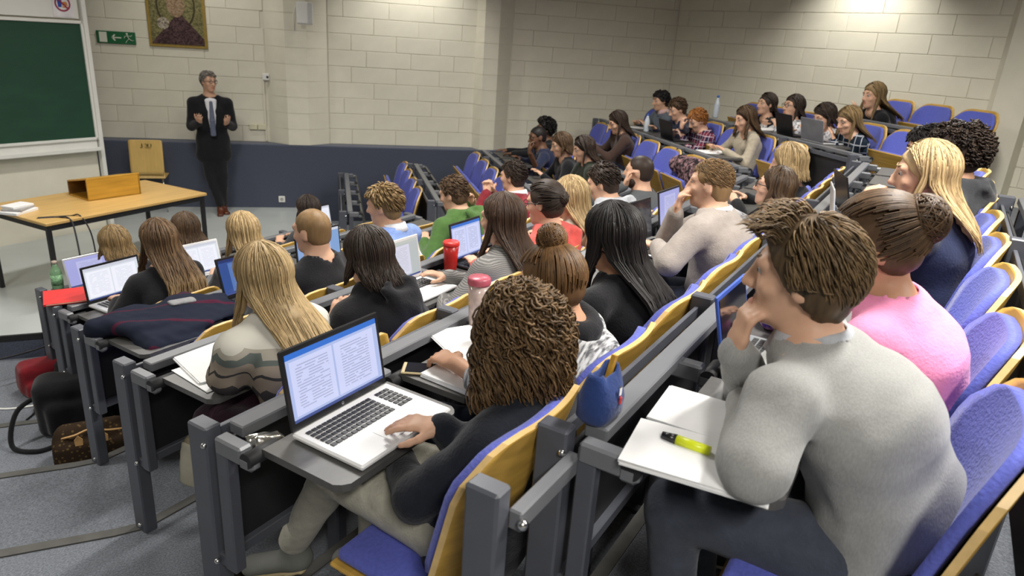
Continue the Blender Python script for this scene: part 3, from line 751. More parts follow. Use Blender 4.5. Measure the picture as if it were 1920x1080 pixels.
    for nm in 'RL':
        q = arms[nm]; f.cap(spine(.95), sh[nm], .050*s+th*.4, .054*s+th*.5, k=.05)
        f.cap(sh[nm], q['e'], .054*bd+th*.6, .043*bd+th*.8, k=.035)
        if q['sl'] > 0.05:
            we = q['e']+(q['w']-q['e'])*(q['sl']*.96); f.cap(q['e'], we, .043*bd+th*.8, .032*s+th*.7, k=.02)
    if P.get('hood'):
        for a0, a1 in zip(np.linspace(-2.6, 2.6, 9)[:-1], np.linspace(-2.6, 2.6, 9)[1:]):
            pp = [N+tr*.085*math.sin(a)-tf*(.075*math.cos(a)+.005)+np.array([0, 0, .012+.0*math.cos(a)]) for a in (a0, a1)]
            f.cap(pp[0], pp[1], .030*s, k=.02)
        tg = nrm(spine(1.)-spine(.8)); bk = -tf+tg*(tf@tg); bk = nrm(bk); c_ = spine(.86)+bk*(.105*wid+th)
        f.ecap(c_-tr*.055, c_+tr*.055, (.085, .034), (.085, .034), tg, k=.025); f.cap(c_-tr*.09+tg*.045, c_+tg*-.085+bk*.012, .022, k=.015); f.cap(c_+tr*.09+tg*.045, c_+tg*-.085+bk*.012, .022, k=.015); f.ell(c_+tg*.045+bk*.03, (.05, .03, .03), k=.02, sub=True)
    else:
        f.cap(N-tr*.03-np.array([0, 0, .02]), N+tr*.03-np.array([0, 0, .02]), nr+.020, k=.03)
    if P.get('hem'): # jacket skirt
        f.ecap(H-np.array([0, 0, P['hem']])+tf*P.get('hemf', 0.), H, (.185*wid+th, .125*wid+th), (.165*wid+th, .12*wid+th), tr, k=.04)
    f.noise(P.get('fold', .0066), 26, int(abs(Hd[0])*1000)+7); f.noise(P.get('fold', .0066)*.45, 70, 5)
    nc = P.get('ncut', .015)
    if not P.get('hood'):
        f.cap(N+up*.01, N+up*.12, nr+.006+nc, k=.006, sub=True)
        if P.get('vneck'): f.cap(N+tf*.06-np.array([0, 0, .02]), N+tf*(.10+.02)-np.array([0, 0, P['vneck']]), .055, .012, k=.01, sub=True); f.ell(N-tf*.05+np.array([0, 0, .01]), (.07, .04, .04), k=.01, sub=True)
    v, fc = f.mesh(); v = smooth_mesh(v, fc, 1); tn = P.get('topn', 'sweater'); top = pyobj(tn, v, fc, tm, body)
    if P.get('scarf'):
        g = Field(N-.2, N+.2, hC)
        for a0, a1 in zip(np.linspace(-3.14, 3.14, 13)[:-1], np.linspace(-3.14, 3.14, 13)[1:]):
            pp = [N+tr*.075*math.sin(a)-tf*.078*math.cos(a)+np.array([0, 0, .03-.02*math.cos(a)]) for a in (a0, a1)]; g.cap(pp[0], pp[1], .033, k=.02)
        g.noise(.005, 50, 3); v, fc = g.mesh(); pyobj('neck_scarf', v, fc, P['scarf'], body)
    if P.get('collar'):   # shirt collar: folded band around the neck
        cp = []; n_ = 18
        for j, (ro, zo) in enumerate(((.004, .055), (.014, .052), (.030, .012), (.020, .0))):
            cp.append([N+tr*(nr+ro)*1.05*math.sin(a)-tf*((nr+ro)*1.08*math.cos(a))+np.array([0, 0, zo-.018*(1-math.cos(a))*.5*1.5]) for a in np.linspace(-2.75, 2.75, n_)])
        cv = np.array(cp).reshape(-1, 3); cf = [(j*n_+i, j*n_+i+1, (j+1)*n_+i+1, (j+1)*n_+i) for j in range(3) for i in range(n_-1)]
        co = pyobj('collar', cv, cf, P['collar'], body); md = co.modifiers.new('t', 'SOLIDIFY'); md.thickness = .004
    if P.get('cuff'):
        for nm in 'RL':
            q = arms[nm]; d_ = nrm(q['w']-q['e']); vv, ff = tubes([[q['w']-d_*.03, q['w']-d_*.012, q['w']+d_*.006]], np.array([.034, .034, .033])*s, 14); pyobj('cuff', vv, ff, P['cuff'], body)
    # ---------------- trousers and shoes
    if True:
        f = Field(np.array([lo[0], lo[1], min(q['a'][2] for q in legs.values())-.02]), np.array([hi[0], hi[1], max(H[2], max(q['k'][2] for q in legs.values()))+.16]), hT)
        f.ecap(H-np.array([0, 0, .05]), H+np.array([0, 0, .03]), (.165*wid, .12*wid), (.150*wid, .115*wid), tr, k=.05)
        for g in legs.values(): f.cap(g['h'], g['k'], .092*bd, .064*bd, k=.05); f.cap(g['k'], g['a']+(g['k']-g['a'])*.08, .064*bd, .048*bd, k=.025)
        f.noise(.004, 30, 11); v, fc = f.mesh(); pyobj('trousers', v, fc, P.get('legm', M_JEAN), body)
        for nm in 'RL':
            g = legs[nm]; a = g['a']; tw = g['toe']; dn = np.array(P.get('leg'+nm, {}).get('dn', (0, 0, -1.)), float); dn = nrm(dn-tw*(dn@tw)); xd = np.cross(tw, dn); f = Field(a-.24, a+.24, hS)
            f.cap(a-dn*.012-tw*.01, a+dn*.04, .046, .042, k=.02); f.ecap(a-tw*.02+dn*.055, a+tw*.15+dn*.062, (.041, .036), (.043, .028), xd, k=.03)
            v, fc = f.mesh(); so = pyobj('shoe', v, fc, P.get('shoem', M_SHOE), body)
            f = Field(a-.24, a+.24, hS); f.ecap(a-tw*.025+dn*.083, a+tw*.155+dn*.083, (.043, .012), (.045, .012), xd, k=.01)
            v, fc = f.mesh(); pyobj('sole', v, fc, P.get('solem', M_SOLE), so)
    # ---------------- hair
    make_hair(body, P, Hd, R, hs, N, spine, near, tf, tr)
    return body

# ------------------------------------------------------------------ hair
HL_Z = np.array([-.14, -.10, -.06, -.02, .02, .05, .075, .10, .14]); HL_Y = np.array([-.055, -.05, -.035, .004, .034, .052, .072, .10, .14])
def make_hair(body, P, Hd, R, hs, N, spine, near, tf, tr):
    st = P.get('hair', 'short'); m = P['hairm']; thk = P.get('hthk', {'buzz': .004, 'short': .014, 'curly': .045, 'bun': .010, 'afro': .05}.get(st, .014)); L = P.get('hlen', .35)
    h = (.009, .012, .015)[near]; r = np.random.default_rng(int(abs(Hd.sum())*9999) % 99991)
    nst = (760, 340, 170)[near]
    lo, hi = Hd-.27, Hd+.27
    f = Field(Hd-.24, Hd+.24, h)
    rad = np.array((.0745, .095, .088)); c0 = np.array((0, -.012, .028))
    tb = max(.003, thk-.006); f.ell(Hd+R@(c0*hs), (rad+tb)*hs, R, k=.004)
    # back of the head and nape
    if st not in ('buzz', 'bun'): f.ell(Hd+R@(np.array((0, -.045, -.035))*hs), np.array((.064+tb*.5, .053+tb*.4, .068))*hs, R, k=.03)
    else: f.ell(Hd+R@(np.array((0, -.042, -.028))*hs), np.array((.062+thk*.4, .050+thk*.5, .055))*hs, R, k=.03)
    # hairline: clear the face
    sl, X, Y, Z = f.win(f.lo, f.lo+f.n*f.h)
    q = np.stack(np.broadcast_arrays(X-Hd[0], Y-Hd[1], Z-Hd[2]), -1)@R/hs
    line = np.interp(q[..., 2], HL_Z, HL_Y)+P.get('fringe', .010 if P.get('fem') else 0.)+thk*.35
    cutd = (q[..., 1]-line)*.8*hs
    low = (-P.get('nape', .085)-q[..., 2])*hs if st in ('buzz', 'short', 'bun') else np.full(cutd.shape, -1.)
    f.F = np.maximum(f.F, np.maximum(cutd, low)).astype(np.float32)
    f.noise(.003 if st != 'buzz' else .001, 95, 4)
    vs, fs = f.mesh(); V_, F_ = [vs], [fs]; off = len(vs)
    def addt(paths, rad_, sides=4):
        nonlocal off
        v, ff = tubes(paths, rad_, sides); V_.append(v); F_.append(ff+off); off += len(v)
    def head(p): return Hd+(np.asarray(p)*hs)@R.T
    def spine_y(z):  # back surface of the clothed torso at height z
        ts = np.linspace(0, 1, 24); S_ = np.array([spine(t) for t in ts]); o = np.argsort(S_[:, 2]); sy = S_[o]
        return np.interp(z, sy[:, 2], (sy@tf))-np.interp(z, sy[:, 2], np.interp(ts[o], [0, .3, .7, .92, 1], [.135, .13, .135, .11, .065]))
    def shell(phi, th, e):  # point on the inflated skull: phi 0 = behind, pi = face; th from the crown down
        rr = rad+thk+e[..., None] if hasattr(e, 'shape') else rad+thk+e
        p = np.stack([np.sin(th)*np.sin(phi), -np.sin(th)*np.cos(phi), np.cos(th)], -1); return c0+p*rr
    if st in ('long', 'bob', 'wavy', 'ponytail'):
        n = int(nst*(1.3 if near == 0 else 1.1)); side = P.get('sides', 1.85)
        phi = r.uniform(-side, side, n); th0 = r.uniform(.0, 1.35, n)**1.15; fr_ = r.random(n) < .27; phi = np.where(fr_, np.sign(phi)*r.uniform(side, 3.12, n), phi); th0 = np.where(fr_, r.uniform(0, .80, n), th0); phiT = np.clip(phi, -side*.97, side*.97); npts = 14 if near == 0 else 11
        e = r.uniform(-.002, .007, n); Ls = L*r.uniform(.72, 1.0, n)
        Pth = np.zeros((n, npts, 3)); nh = npts//2
        thend = np.where(np.abs(phiT) > 1.2, 1.75, 1.9)
        for j in range(nh):
            t = j/(nh-1); th = th0+(thend-th0)*np.where(fr_, t**1.35, t); Pth[:, j] = head(shell(phi+(phiT-phi)*t**.6, th, e-(.012*(th0 > .35) if j == 0 else 0.)))
        end = Pth[:, nh-1].copy(); wav = P.get('wave', .02 if st == 'wavy' else .004); ph = r.uniform(0, 6.3, n)
        gather = head((0, -.125, -.02))
        if st == 'ponytail':
            for j in range(nh): t = (j/(nh-1))**2; Pth[:, j] = Pth[:, j]*(1-t*.9)+gather*t*.9
            end = Pth[:, nh-1].copy(); end += r.normal(0, .012, end.shape)
        def drape(p, e_, y0, t, back, z0, rj):
            """carry a falling strand from the head onto the back (or in front of the shoulder)"""
            lat = (p-N)@tr; cur = p@tf
            yb = spine_y(p[..., 2])-.010-e_*1.2-rj+np.clip(np.abs(lat)-.10, 0, .2)*.45
            zt = N[2]-.10; w_ = np.clip((z0-p[..., 2])/np.maximum(z0-zt, .05), 0, 1); w_ = w_*w_*(3-2*w_)
            ybl = y0+(np.minimum(spine_y(np.full_like(z0, zt))-.012-rj, y0)-y0)*w_
            yB = np.where(p[..., 2] < zt, np.minimum(yb, y0), ybl)
            yF = np.maximum(y0, y0+((N@tf)+.10-y0)*w_)
            return np.where(back, yB, yF)-cur
        phi = phiT; rj = r.uniform(0, .016, n); back = np.abs(phi) < 1.62; y0 = end@tf; z0 = end[:, 2].copy()
        for j in range(nh, npts):
            t = (j-nh+1)/(npts-nh); p = end.copy(); p[:, 2] -= Ls*t
            p += np.outer(np.sin(phi)*.018*t, tr)
            p += np.outer(drape(p, e, y0, t, back, z0, rj), tf)
            p += np.outer(wav*np.sin(ph+t*9)*min(1, 2*t), tr)+np.outer(wav*.6*np.cos(ph*1.3+t*8)*min(1, 2*t), tf)
            Pth[:, j] = p
        w0 = (.0036, .0055, .0085)[near]*P.get('stw', 1.)
        addt(Pth, np.concatenate([np.full(npts-3, w0), [w0*.8, w0*.55, w0*.15]]), 3)
        # body of the hair below the skull
        if st != 'ponytail':
            g = Field(Hd-np.array([.3, .38, L+.32]), Hd+np.array([.3, .3, .12]), h*1.45); z0 = Hd[2]-.03*hs
            for a0 in np.linspace(-side*.92, side*.92, 15):
                pts = []; p0 = head(shell(np.array(a0), np.array(1.75 if abs(a0) > 1.2 else 1.9), np.array(-.016)))
                for t in np.linspace(0, 1, 8):
                    p = p0-np.array([0, 0, L*.82*t])+tr*math.sin(a0)*.018*t
                    p = p+tf*float(drape(p[None], np.array([-.012]), np.array([p0@tf]), t, np.array([abs(a0) < 1.62]), np.array([p0[2]]), np.array([-.010]))[0]); pts.append(p)
                pts = [head(shell(np.array(a0), np.array(1.3), np.array(-.016)))]+pts
                for i, (pa, pb) in enumerate(zip(pts, pts[1:])): g.cap(pa, pb, .0145-.001*i, .0145-.001*(i+1), k=.018)
            g.noise(.004, 80, 9); v, ff = g.mesh(); V_.append(v); F_.append(ff+off); off += len(v)
        else:
            g = Field(gather-np.array([.15, .2, L+.2]), gather+.15, h*1.45); g.cap(gather, gather-tf*.03-np.array([0, 0, .04]), .028, .03, k=.02); g.cap(gather-tf*.03-np.array([0, 0, .04]), gather-tf*.03-np.array([0, 0, L*.85]), .034, .014, k=.02)
            v, ff = g.mesh(); V_.append(v); F_.append(ff+off); off += len(v)
    elif st in ('short', 'messy', 'buzz'):
        if st != 'buzz':
            n = int(nst*(2.8 if near == 0 else 1.6)); phi = r.uniform(-3.1, 3.1, n); th = np.arccos(r.uniform(-.45, 1, n)); lim = np.where(np.abs(phi) > 1.9, 1.12, np.where(np.abs(phi) > 1.2, 1.72, 2.25)); k_ = th < lim; phi, th = phi[k_], th[k_]; n = len(phi)
            ln = L*r.uniform(.6, 1.1, n); lift = P.get('lift', .012); npt = 6; lj = r.uniform(.3, 1.2, n); Pth = np.zeros((n, npt, 3)); dphi = r.normal(.30, .07, n)+.10*np.sin(phi*3+th*2)
            for j in range(npt):
                t = j/(npt-1); Pth[:, j] = head(shell(phi+dphi*t*.6, np.minimum(th+ln*t*7, np.where(np.abs(phi) > 1.9, 1.25, np.where(np.abs(phi) > 1.2, 1.85, 2.4))), -.003+lift*np.sin(t*2.2)*lj))
            if P.get('quiff'):
                qf = np.abs(phi) > 2.0
                for j in range(npt): t = j/(npt-1); Pth[qf, j] = head(shell(phi[qf], th[qf], .0)+np.stack([np.sin(phi[qf])*.008*t-.03*t*t, .040*t*lj[qf]+.004, .026*np.sin(t*2.0)*lj[qf]], -1))
            w0 = (.0021, .0046, .0085)[near]; addt(Pth, np.array([w0, w0, w0*.95, w0*.85, w0*.6, w0*.15]), 3)
    elif st in ('curly', 'afro'):
        n = int(nst*(1.7 if near == 0 else 1.4)); phi = r.uniform(-2.1, 2.1, n); th = r.uniform(.03, 2.0, n); npt = 20 if near == 0 else 12; Pth = np.zeros((n, npt, 3)); ph = r.uniform(0, 6.3, n); cr = r.uniform(.006, .012, n); ln = (L if st == 'curly' else .03)*r.uniform(.5, 1, n)
        if st == 'afro': phi = r.uniform(-3.1, 3.1, n); th = np.arccos(r.uniform(-.5, 1, n)); kk = ~((np.abs(phi) > 1.9) & (th > .95)); phi, th, ph, cr, ln = phi[kk], th[kk], ph[kk], cr[kk], ln[kk]; n = len(phi); Pth = np.zeros((n, npt, 3))
        base = head(shell(phi, th, r.uniform(-.012, .012, n))); outd = nrm(np.array([1., 0, 0])); out = base-head(c0); out /= np.linalg.norm(out, axis=1, keepdims=True)
        e0 = r.uniform(-.010, .014, n); tmax = 1.55 if st == 'curly' else 2.2
        for j in range(npt):
            t = j/(npt-1); thn = np.minimum(th+t*(.8 if st == 'curly' else .25), np.maximum(th, tmax)); p = head(shell(phi, thn, e0+.010*math.sin(t*2.2)))
            drop = ln*np.clip((t-.25)/.75, 0, 1)*(1 if st == 'curly' else .3); p = p-np.outer(drop, (0, 0, 1))
            a = ph+t*(7.5 if near == 0 else 5.)*2.6
            p = p+np.outer(cr*np.cos(a), tr)+np.outer(cr*np.sin(a), tf)*.9+np.outer(cr*.5*np.sin(a*1.3), (0, 0, 1)); Pth[:, j] = p
        if st == 'curly':
            g = Field(Hd-np.array([.28, .3, L+.2]), Hd+np.array([.28, .22, .14]), h*1.45)
            for a0 in np.linspace(-1.9, 1.9, 9):
                p = head(shell(np.array(a0), np.array(1.5), np.array(-.02))); g.cap(p, p-np.array([0, 0, L*.58]), .030, .022, k=.03)
            g.noise(.012, 75, 2); v, ff = g.mesh(); V_.append(v); F_.append(ff+off); off += len(v)
        w0 = (.0036, .0055, .008)[near]; addt(Pth, np.linspace(w0, w0*.55, npt), 3)
    elif st == 'bun':
        bc = head(P.get('bunp', (0, -.085, .10))); br = P.get('bunr', .048)*hs
        n = nst; phi = r.uniform(-3.1, 3.1, n); th = np.arccos(r.uniform(-.55, .95, n)); kk = ~((np.abs(phi) > 1.7) & (th > 1.0)); phi, th = phi[kk], th[kk]; n = len(phi); npt = 9; Pth = np.zeros((n, npt, 3))
        st0 = head(shell(phi, th, np.zeros(n))); d_loc = ((bc-Hd)@R)/hs-c0
        for j in range(npt):
            t = j/(npt-1); p = ((st0*(1-t)+bc*t)-Hd)@R/hs-c0; q_ = p/(rad+thk+.003); ln = np.linalg.norm(q_, axis=1, keepdims=True); p = np.where(ln < 1, p/np.maximum(ln, .2), p); Pth[:, j] = head(p+c0)
        w0 = (.0034, .0055, .0085)[near]; addt(Pth, np.linspace(w0, w0*.7, npt), 3)
        n = nst//2; npt = 14; a0 = r.uniform(0, 6.3, n); ax = r.normal(size=(n, 3)); ax /= np.linalg.norm(ax, axis=1, keepdims=True); b1 = np.cross(ax, r.normal(size=(n, 3))); b1 /= np.linalg.norm(b1, axis=1, keepdims=True); b2 = np.cross(ax, b1); rr = br*r.uniform(.72, 1.08, n)
        Pth = np.stack([bc+rr[:, None]*(b1*math.cos(t)+b2*math.sin(t)) for t in np.linspace(0, 3.4, npt)], 1); addt(Pth, np.full(npt, w0*1.2), 3)
        g = Field(bc-.12, bc+.12, h); g.ell(bc, (br, br, br*.9)); g.noise(.004, 90, 2); v, ff = g.mesh(); V_.append(v); F_.append(ff+off); off += len(v)
    v = np.vstack(V_); ff = np.vstack(F_)
    pyobj('hair', v, ff, m, body)
# ------------------------------------------------------------------ clothes
M_JEAN = cloth('dark_jeans', (.025, .032, .055)); M_SHOE = pm('dark_shoe', (.03, .028, .027), rough=.5); M_SOLE = pm('pale_sole', (.45, .42, .35), rough=.6)
K_BLACK = cloth('black_cloth', (.010, .010, .012)); K_CHAR = cloth('charcoal_cloth', (.045, .047, .052)); K_NAVY = cloth('navy_cloth', (.016, .022, .055)); K_GREY = cloth('grey_cloth', (.22, .22, .225))
K_LGREY = cloth('light_grey_jersey', (.40, .41, .44)); K_HEATH = pm('heather_grey_knit', (.30, .30, .29), rough=.95, var=.10, scale=260, bump=.12, bscale=260, spec=.1, sheen=.2, stretch=(1, 1, .35))
K_PINK = cloth('pink_cloth', (.80, .27, .46), var=.06); K_TAUPE = cloth('taupe_knit', (.33, .29, .26), var=.08); K_GREEN = cloth('green_jersey', (.065, .135, .035)); K_RED = cloth('dark_red_knit', (.22, .025, .035))
K_CORAL = cloth('coral_jersey', (.62, .09, .075)); K_LBLUE = cloth('light_blue_shirt', (.17, .25, .50)); K_WSHIRT = cloth('white_shirt', (.72, .72, .76), var=.04); K_BROWN = cloth('brown_cardigan', (.055, .032, .025)); K_DGREEN = cloth('dark_green_cloth', (.018, .024, .014))
K_BEIGE = cloth('beige_cardigan', (.38, .33, .25)); K_BLGREY = cloth('grey_blue_shirt', (.12, .145, .18)); K_SUIT = cloth('black_suit', (.011, .011, .013), bump=.1); K_BURG = cloth('burgundy_cloth', (.05, .012, .02)); K_STONE = cloth('stone_trousers', (.42, .40, .33)); K_DARKTR = cloth('slate_trousers', (.055, .063, .085))
K_OAT = cloth('oat_cloth', (.34, .31, .26))
def patmat(name, build):
    if name in MATS: return MATS[name]
    m, t, n, l, b = newmat(name); tc = n.new('ShaderNodeTexCoord'); sp = n.new('ShaderNodeSeparateXYZ'); l.new(tc.outputs['Object'], sp.inputs[0])
    def op(o, a, bb=0., c=0.):
        q = n.new('ShaderNodeMath'); q.operation = o
        for i, x in enumerate((a, bb, c)):
            if isinstance(x, (int, float)): q.inputs[i].default_value = x
            else: l.new(x, q.inputs[i])
        return q.outputs[0]
    def mix(f, a, bb):
        q = n.new('ShaderNodeMixRGB'); l.new(f, q.inputs[0])
        for i, x in ((1, a), (2, bb)):
            if isinstance(x, tuple): q.inputs[i].default_value = (*x, 1)
            else: l.new(x, q.inputs[i])
        return q.outputs[0]
    l.new(build(n, l, sp.outputs[0], sp.outputs[1], sp.outputs[2], op, mix, tc), b.inputs['Base Color']); b.inputs['Roughness'].default_value = .92; b.inputs['Specular IOR Level'].default_value = .12
    MATS[name] = m; return m
def _nordic(n, l, x, y, z, op, mix, tc):
    s = op('ADD', x, op('MULTIPLY', y, .8)); tri = op('PINGPONG', op('MULTIPLY', s, 1.), .022)
    zz = op('ADD', z, tri); r = ramp(n, [(0, (.26, .205, .155)), (.5, (.26, .205, .155))]); cr = r.color_ramp; cr.interpolation = 'CONSTANT'
    for e in list(cr.elements)[1:]: cr.elements.remove(e)
    for p, c in ((.30, (.26, .205, .155)), (.42, (.06, .055, .055)), (.50, (.28, .23, .18)), (.60, (.05, .05, .05)), (.625, (.30, .25, .20)), (.70, (.13, .15, .14)), (.76, (.40, .37, .31)), (.80, (.62, .60, .53))):
        e = cr.elements.new(p); e.color = (*c, 1)
    mr = n.new('ShaderNodeMapRange'); mr.inputs[1].default_value = .55; mr.inputs[2].default_value = 1.02; l.new(zz, mr.inputs[0]); l.new(mr.outputs[0], r.inputs[0]); return r.outputs[0]
def _stripe(c1, c2, f, nz=0.):
    def g(n, l, x, y, z, op, mix, tc):
        t = n.new('ShaderNodeTexNoise'); t.inputs['Scale'].default_value = 14; l.new(tc.outputs['Object'], t.inputs['Vector'])
        return mix(op('GREATER_THAN', op('SINE', op('ADD', op('MULTIPLY', z, f), op('MULTIPLY', t.outputs['Fac'], nz))), 0.), c1, c2)
    return g
def _plaid(base, l1, l2, f=30.):
    def g(n, l, x, y, z, op, mix, tc):
        a = op('GREATER_THAN', op('SINE', op('MULTIPLY', op('ADD', x, y), f)), .45); b_ = op('GREATER_THAN', op('SINE', op('MULTIPLY', z, f)), .45)
        w1 = op('GREATER_THAN', op('SINE', op('MULTIPLY', op('ADD', x, y), f*2)), .93); w2 = op('GREATER_THAN', op('SINE', op('MULTIPLY', z, f*2)), .93)
        return mix(op('MAXIMUM', w1, w2), mix(op('MULTIPLY', op('ADD', a, b_), .5), base, l1), l2)
    return g
def _marl(c1, c2, sc_=(18, 18, 70), thr=.5):
    def g(n, l, x, y, z, op, mix, tc):
        mp = n.new('ShaderNodeMapping'); mp.inputs['Scale'].default_value = sc_; mp.inputs['Rotation'].default_value = (.5, .3, 0); l.new(tc.outputs['Object'], mp.inputs[0])
        t = n.new('ShaderNodeTexNoise'); t.inputs['Scale'].default_value = 1.; t.inputs['Detail'].default_value = 4; l.new(mp.outputs[0], t.inputs['Vector'])
        r = ramp(n, [(thr-.1, c1), (thr+.1, c2)]); l.new(t.outputs['Fac'], r.inputs[0]); return r.outputs[0]
    return g
K_NORDIC = patmat('nordic_knit', _nordic); K_STRIPE = patmat('striped_knit', _stripe((.15, .145, .14), (.27, .26, .25), 760., 14.)); K_MARL = patmat('marl_knit', _marl((.10, .10, .105), (.52, .52, .52), (22, 120, 26)))
K_PLAIDR = patmat('red_plaid', _plaid((.03, .02, .05), (.25, .03, .05), (.5, .45, .5), 55.)); K_PLAIDN = patmat('navy_plaid', _plaid((.012, .018, .03), (.02, .035, .045), (.40, .42, .45), 38.)); K_PRINT = patmat('white_print', _marl((.06, .06, .08), (.66, .65, .66), (40, 40, 40), .42)); K_FLORAL = patmat('dark_floral', _marl((.02, .015, .018), (.34, .20, .21), (30, 30, 30), .55))
K_BEARDTEE = patmat('grey_burgundy_tee', lambda n, l, x, y, z, op, mix, tc: mix(op('GREATER_THAN', z, .78), (.07, .02, .03), (.09, .095, .10)))
# hair colours
H_BLOND = hairmat('hair_blonde', (.14, .092, .042), (.55, .395, .20)); H_LBR = hairmat('hair_light_brown', (.06, .036, .016), (.27, .165, .075)); H_BR = hairmat('hair_brown', (.022, .013, .008), (.12, .070, .035)); H_DBR = hairmat('hair_dark_brown', (.010, .007, .006), (.05, .032, .022)); H_BK = hairmat('hair_black', (.004, .0035, .0035), (.022, .018, .017)); H_GREY = hairmat('hair_grey', (.07, .062, .055), (.30, .27, .24)); H_GING = hairmat('hair_ginger', (.16, .055, .012), (.46, .19, .05))
H_OMB = hairmat('hair_ombre', (.035, .02, .01), (.17, .10, .05), (.80, 1.02), (.58, .40, .19)); H_OMB2 = hairmat('hair_dark_ombre', (.02, .012, .008), (.09, .05, .03), (.72, .92), (.24, .15, .085)); H_CURL = hairmat('hair_curly_brown', (.03, .018, .009), (.20, .12, .055)); H_DBLOND = hairmat('hair_dark_blond', (.06, .038, .017), (.34, .225, .10)); H_BUN = hairmat('hair_chestnut', (.03, .014, .006), (.20, .105, .04))
SK = ('skin_fair', (.62, .37, .255)); SK2 = ('skin_warm', (.50, .27, .165)); SK3 = ('skin_brown', (.155, .075, .042)); SKP = ('skin_pale', (.68, .44, .33))

# ------------------------------------------------------------------ front of the room
G_SIGN = pm('sign_green', (.012, .12, .045), rough=.4, var=.05); G_WHITE = pm('sign_white', (.72, .74, .62), rough=.45, var=.02)
def frame_obj(name, P, ang, label, cat):
    return empty(name, P, ang, label, cat)
# chalkboard: local x along the wall, y into the wall, z up
t = empty('chalkboard', bw(0, 0.0, 0), BA, 'green chalkboard with white frame and tray on the front wall', 'chalkboard')
b = B(); b.box((-1.85, -.035, 1.655), (4.0, .02, 1.19)); b.obj('board_panel', M_BOARD, t)
for nm, c, s_ in (('frame_top', (-1.85, -.04, 2.265), (4.05, .05, .03)), ('frame_bottom', (-1.85, -.04, 1.045), (4.05, .05, .03)), ('frame_side', (.157, -.04, 1.655), (.028, .05, 1.25))):
    b = B(); b.box(c, s_, .004); b.obj(nm, M_WHITE, t)
b = B(); b.box((-1.85, -.085, .93), (4.02, .12, .02), .004); b.box((-1.85, -.03, .985), (4.02, .02, .09), .003); b.box((-1.85, -.145, .945), (4.02, .012, .04), .003); tr_ = b.obj('chalk_tray', M_WHITE, t)
for x_, c_ in ((-.10, (.8, .8, .8)), (-.33, (.7, .2, .15)), (-.42, (.8, .75, .3))):
    b = B(); b.cyl((x_-.03, -.11, .945), (x_+.03, -.112, .945), .006, seg=8); b.obj('chalk', pm('chalk_%d' % int(-x_*100), c_, rough=.9), tr_)
b = B(); b.box((.195, -.035, 1.40), (.045, .07, 3.0), .004); b.obj('slide_track', M_WHITE, t)
b = B(); b.box((-1.85, -.02, 2.9), (4.0, .02, 1.2)); b.obj('header_panel', M_WHITE, t)
# prohibition sign
t = empty('prohibition_sign', bw(-.0, .035, 2.44), BA, 'square white no food or drink sign above the chalkboard', 'sign')
b = B(); b.box((0, 0, 0), (.20, .006, .26)); b.obj('plate', pm('sign_plate', (.72, .70, .72)), t)
def ring(r0, r1, n=32, y=-.006):
    V_ = []; F_ = []
    for i in range(n):
        a = 2*math.pi*i/n
        for r_ in (r0, r1): V_.append((r_*math.cos(a), y, r_*math.sin(a)))
    for i in range(n): F_.append((2*i, 2*i+1, (2*i+3) % (2*n), (2*i+2) % (2*n)))
    return V_, F_
M_SRED = pm('sign_red', (.30, .03, .07), rough=.4); V_, F_ = ring(.062, .078); pyobj('ring', V_, F_, M_SRED, t, smooth=False)
b = B(); b.box((0, -.010, 0), (.145, .003, .014), 0, Matrix.Rotation(math.radians(45), 3, 'Y')); b.obj('slash', M_SRED, t)
b = B(); b.prism([(-.045, -.035), (-.012, -.035), (-.006, .035), (-.05, .035)], .004, .006); o = b.obj('cup_symbol', pm('sign_blue', (.03, .07, .35)), t); o.rotation_euler = (math.pi/2, 0, 0)
b = B(); b.box((.022, -.006, -.012), (.05, .003, .014)); b.ball((.022, -.005, .006), (.026, .003, .014), 10); b.box((.022, -.006, -.032), (.052, .003, .012)); b.obj('burger_symbol', pm('sign_orange', (.55, .22, .04)), t)
# emergency exit sign on the far wall (y = YW): local x right, z up, y into wall
YS = YW-.012
t = empty('exit_sign', (-2.60, YS-.008, 2.095), 0, 'green emergency exit sign with white door, arrow and running figure', 'sign')
b = B(); b.box((0, 0, 0), (.44, .012, .145), .003); b.obj('plate', G_SIGN, t)
b = B(); b.box((-.145, -.008, .0), (.085, .004, .118)); b.obj('door_symbol', G_WHITE, t)
b = B(); b.box((.01, -.008, 0), (.095, .004, .014)); b.box((-.030, -.008, .016), (.055, .004, .014), 0, Matrix.Rotation(math.radians(-45), 3, 'Y')); b.box((-.030, -.008, -.016), (.055, .004, .014), 0, Matrix.Rotation(math.radians(45), 3, 'Y')); b.obj('arrow', G_WHITE, t)
b = B(); b.ball((.125, -.008, .050), (.012, .003, .012), 10)
for a_, c_, w_ in (((.128, .036), (.145, -.008), .024), ((.145, -.008), (.120, -.030), .016), ((.120, -.030), (.105, -.058), .014), ((.148, -.008), (.172, -.026), .016), ((.172, -.026), (.198, -.024), .013), ((.13, .030), (.10, .020), .011), ((.10, .020), (.092, -.002), .010), ((.135, .030), (.165, .022), .011), ((.165, .022), (.182, .038), .010)):
    b.bar((a_[0], -.008, a_[1]), (c_[0], -.008, c_[1]), w_, .004)
b.obj('running_figure', G_WHITE, t)
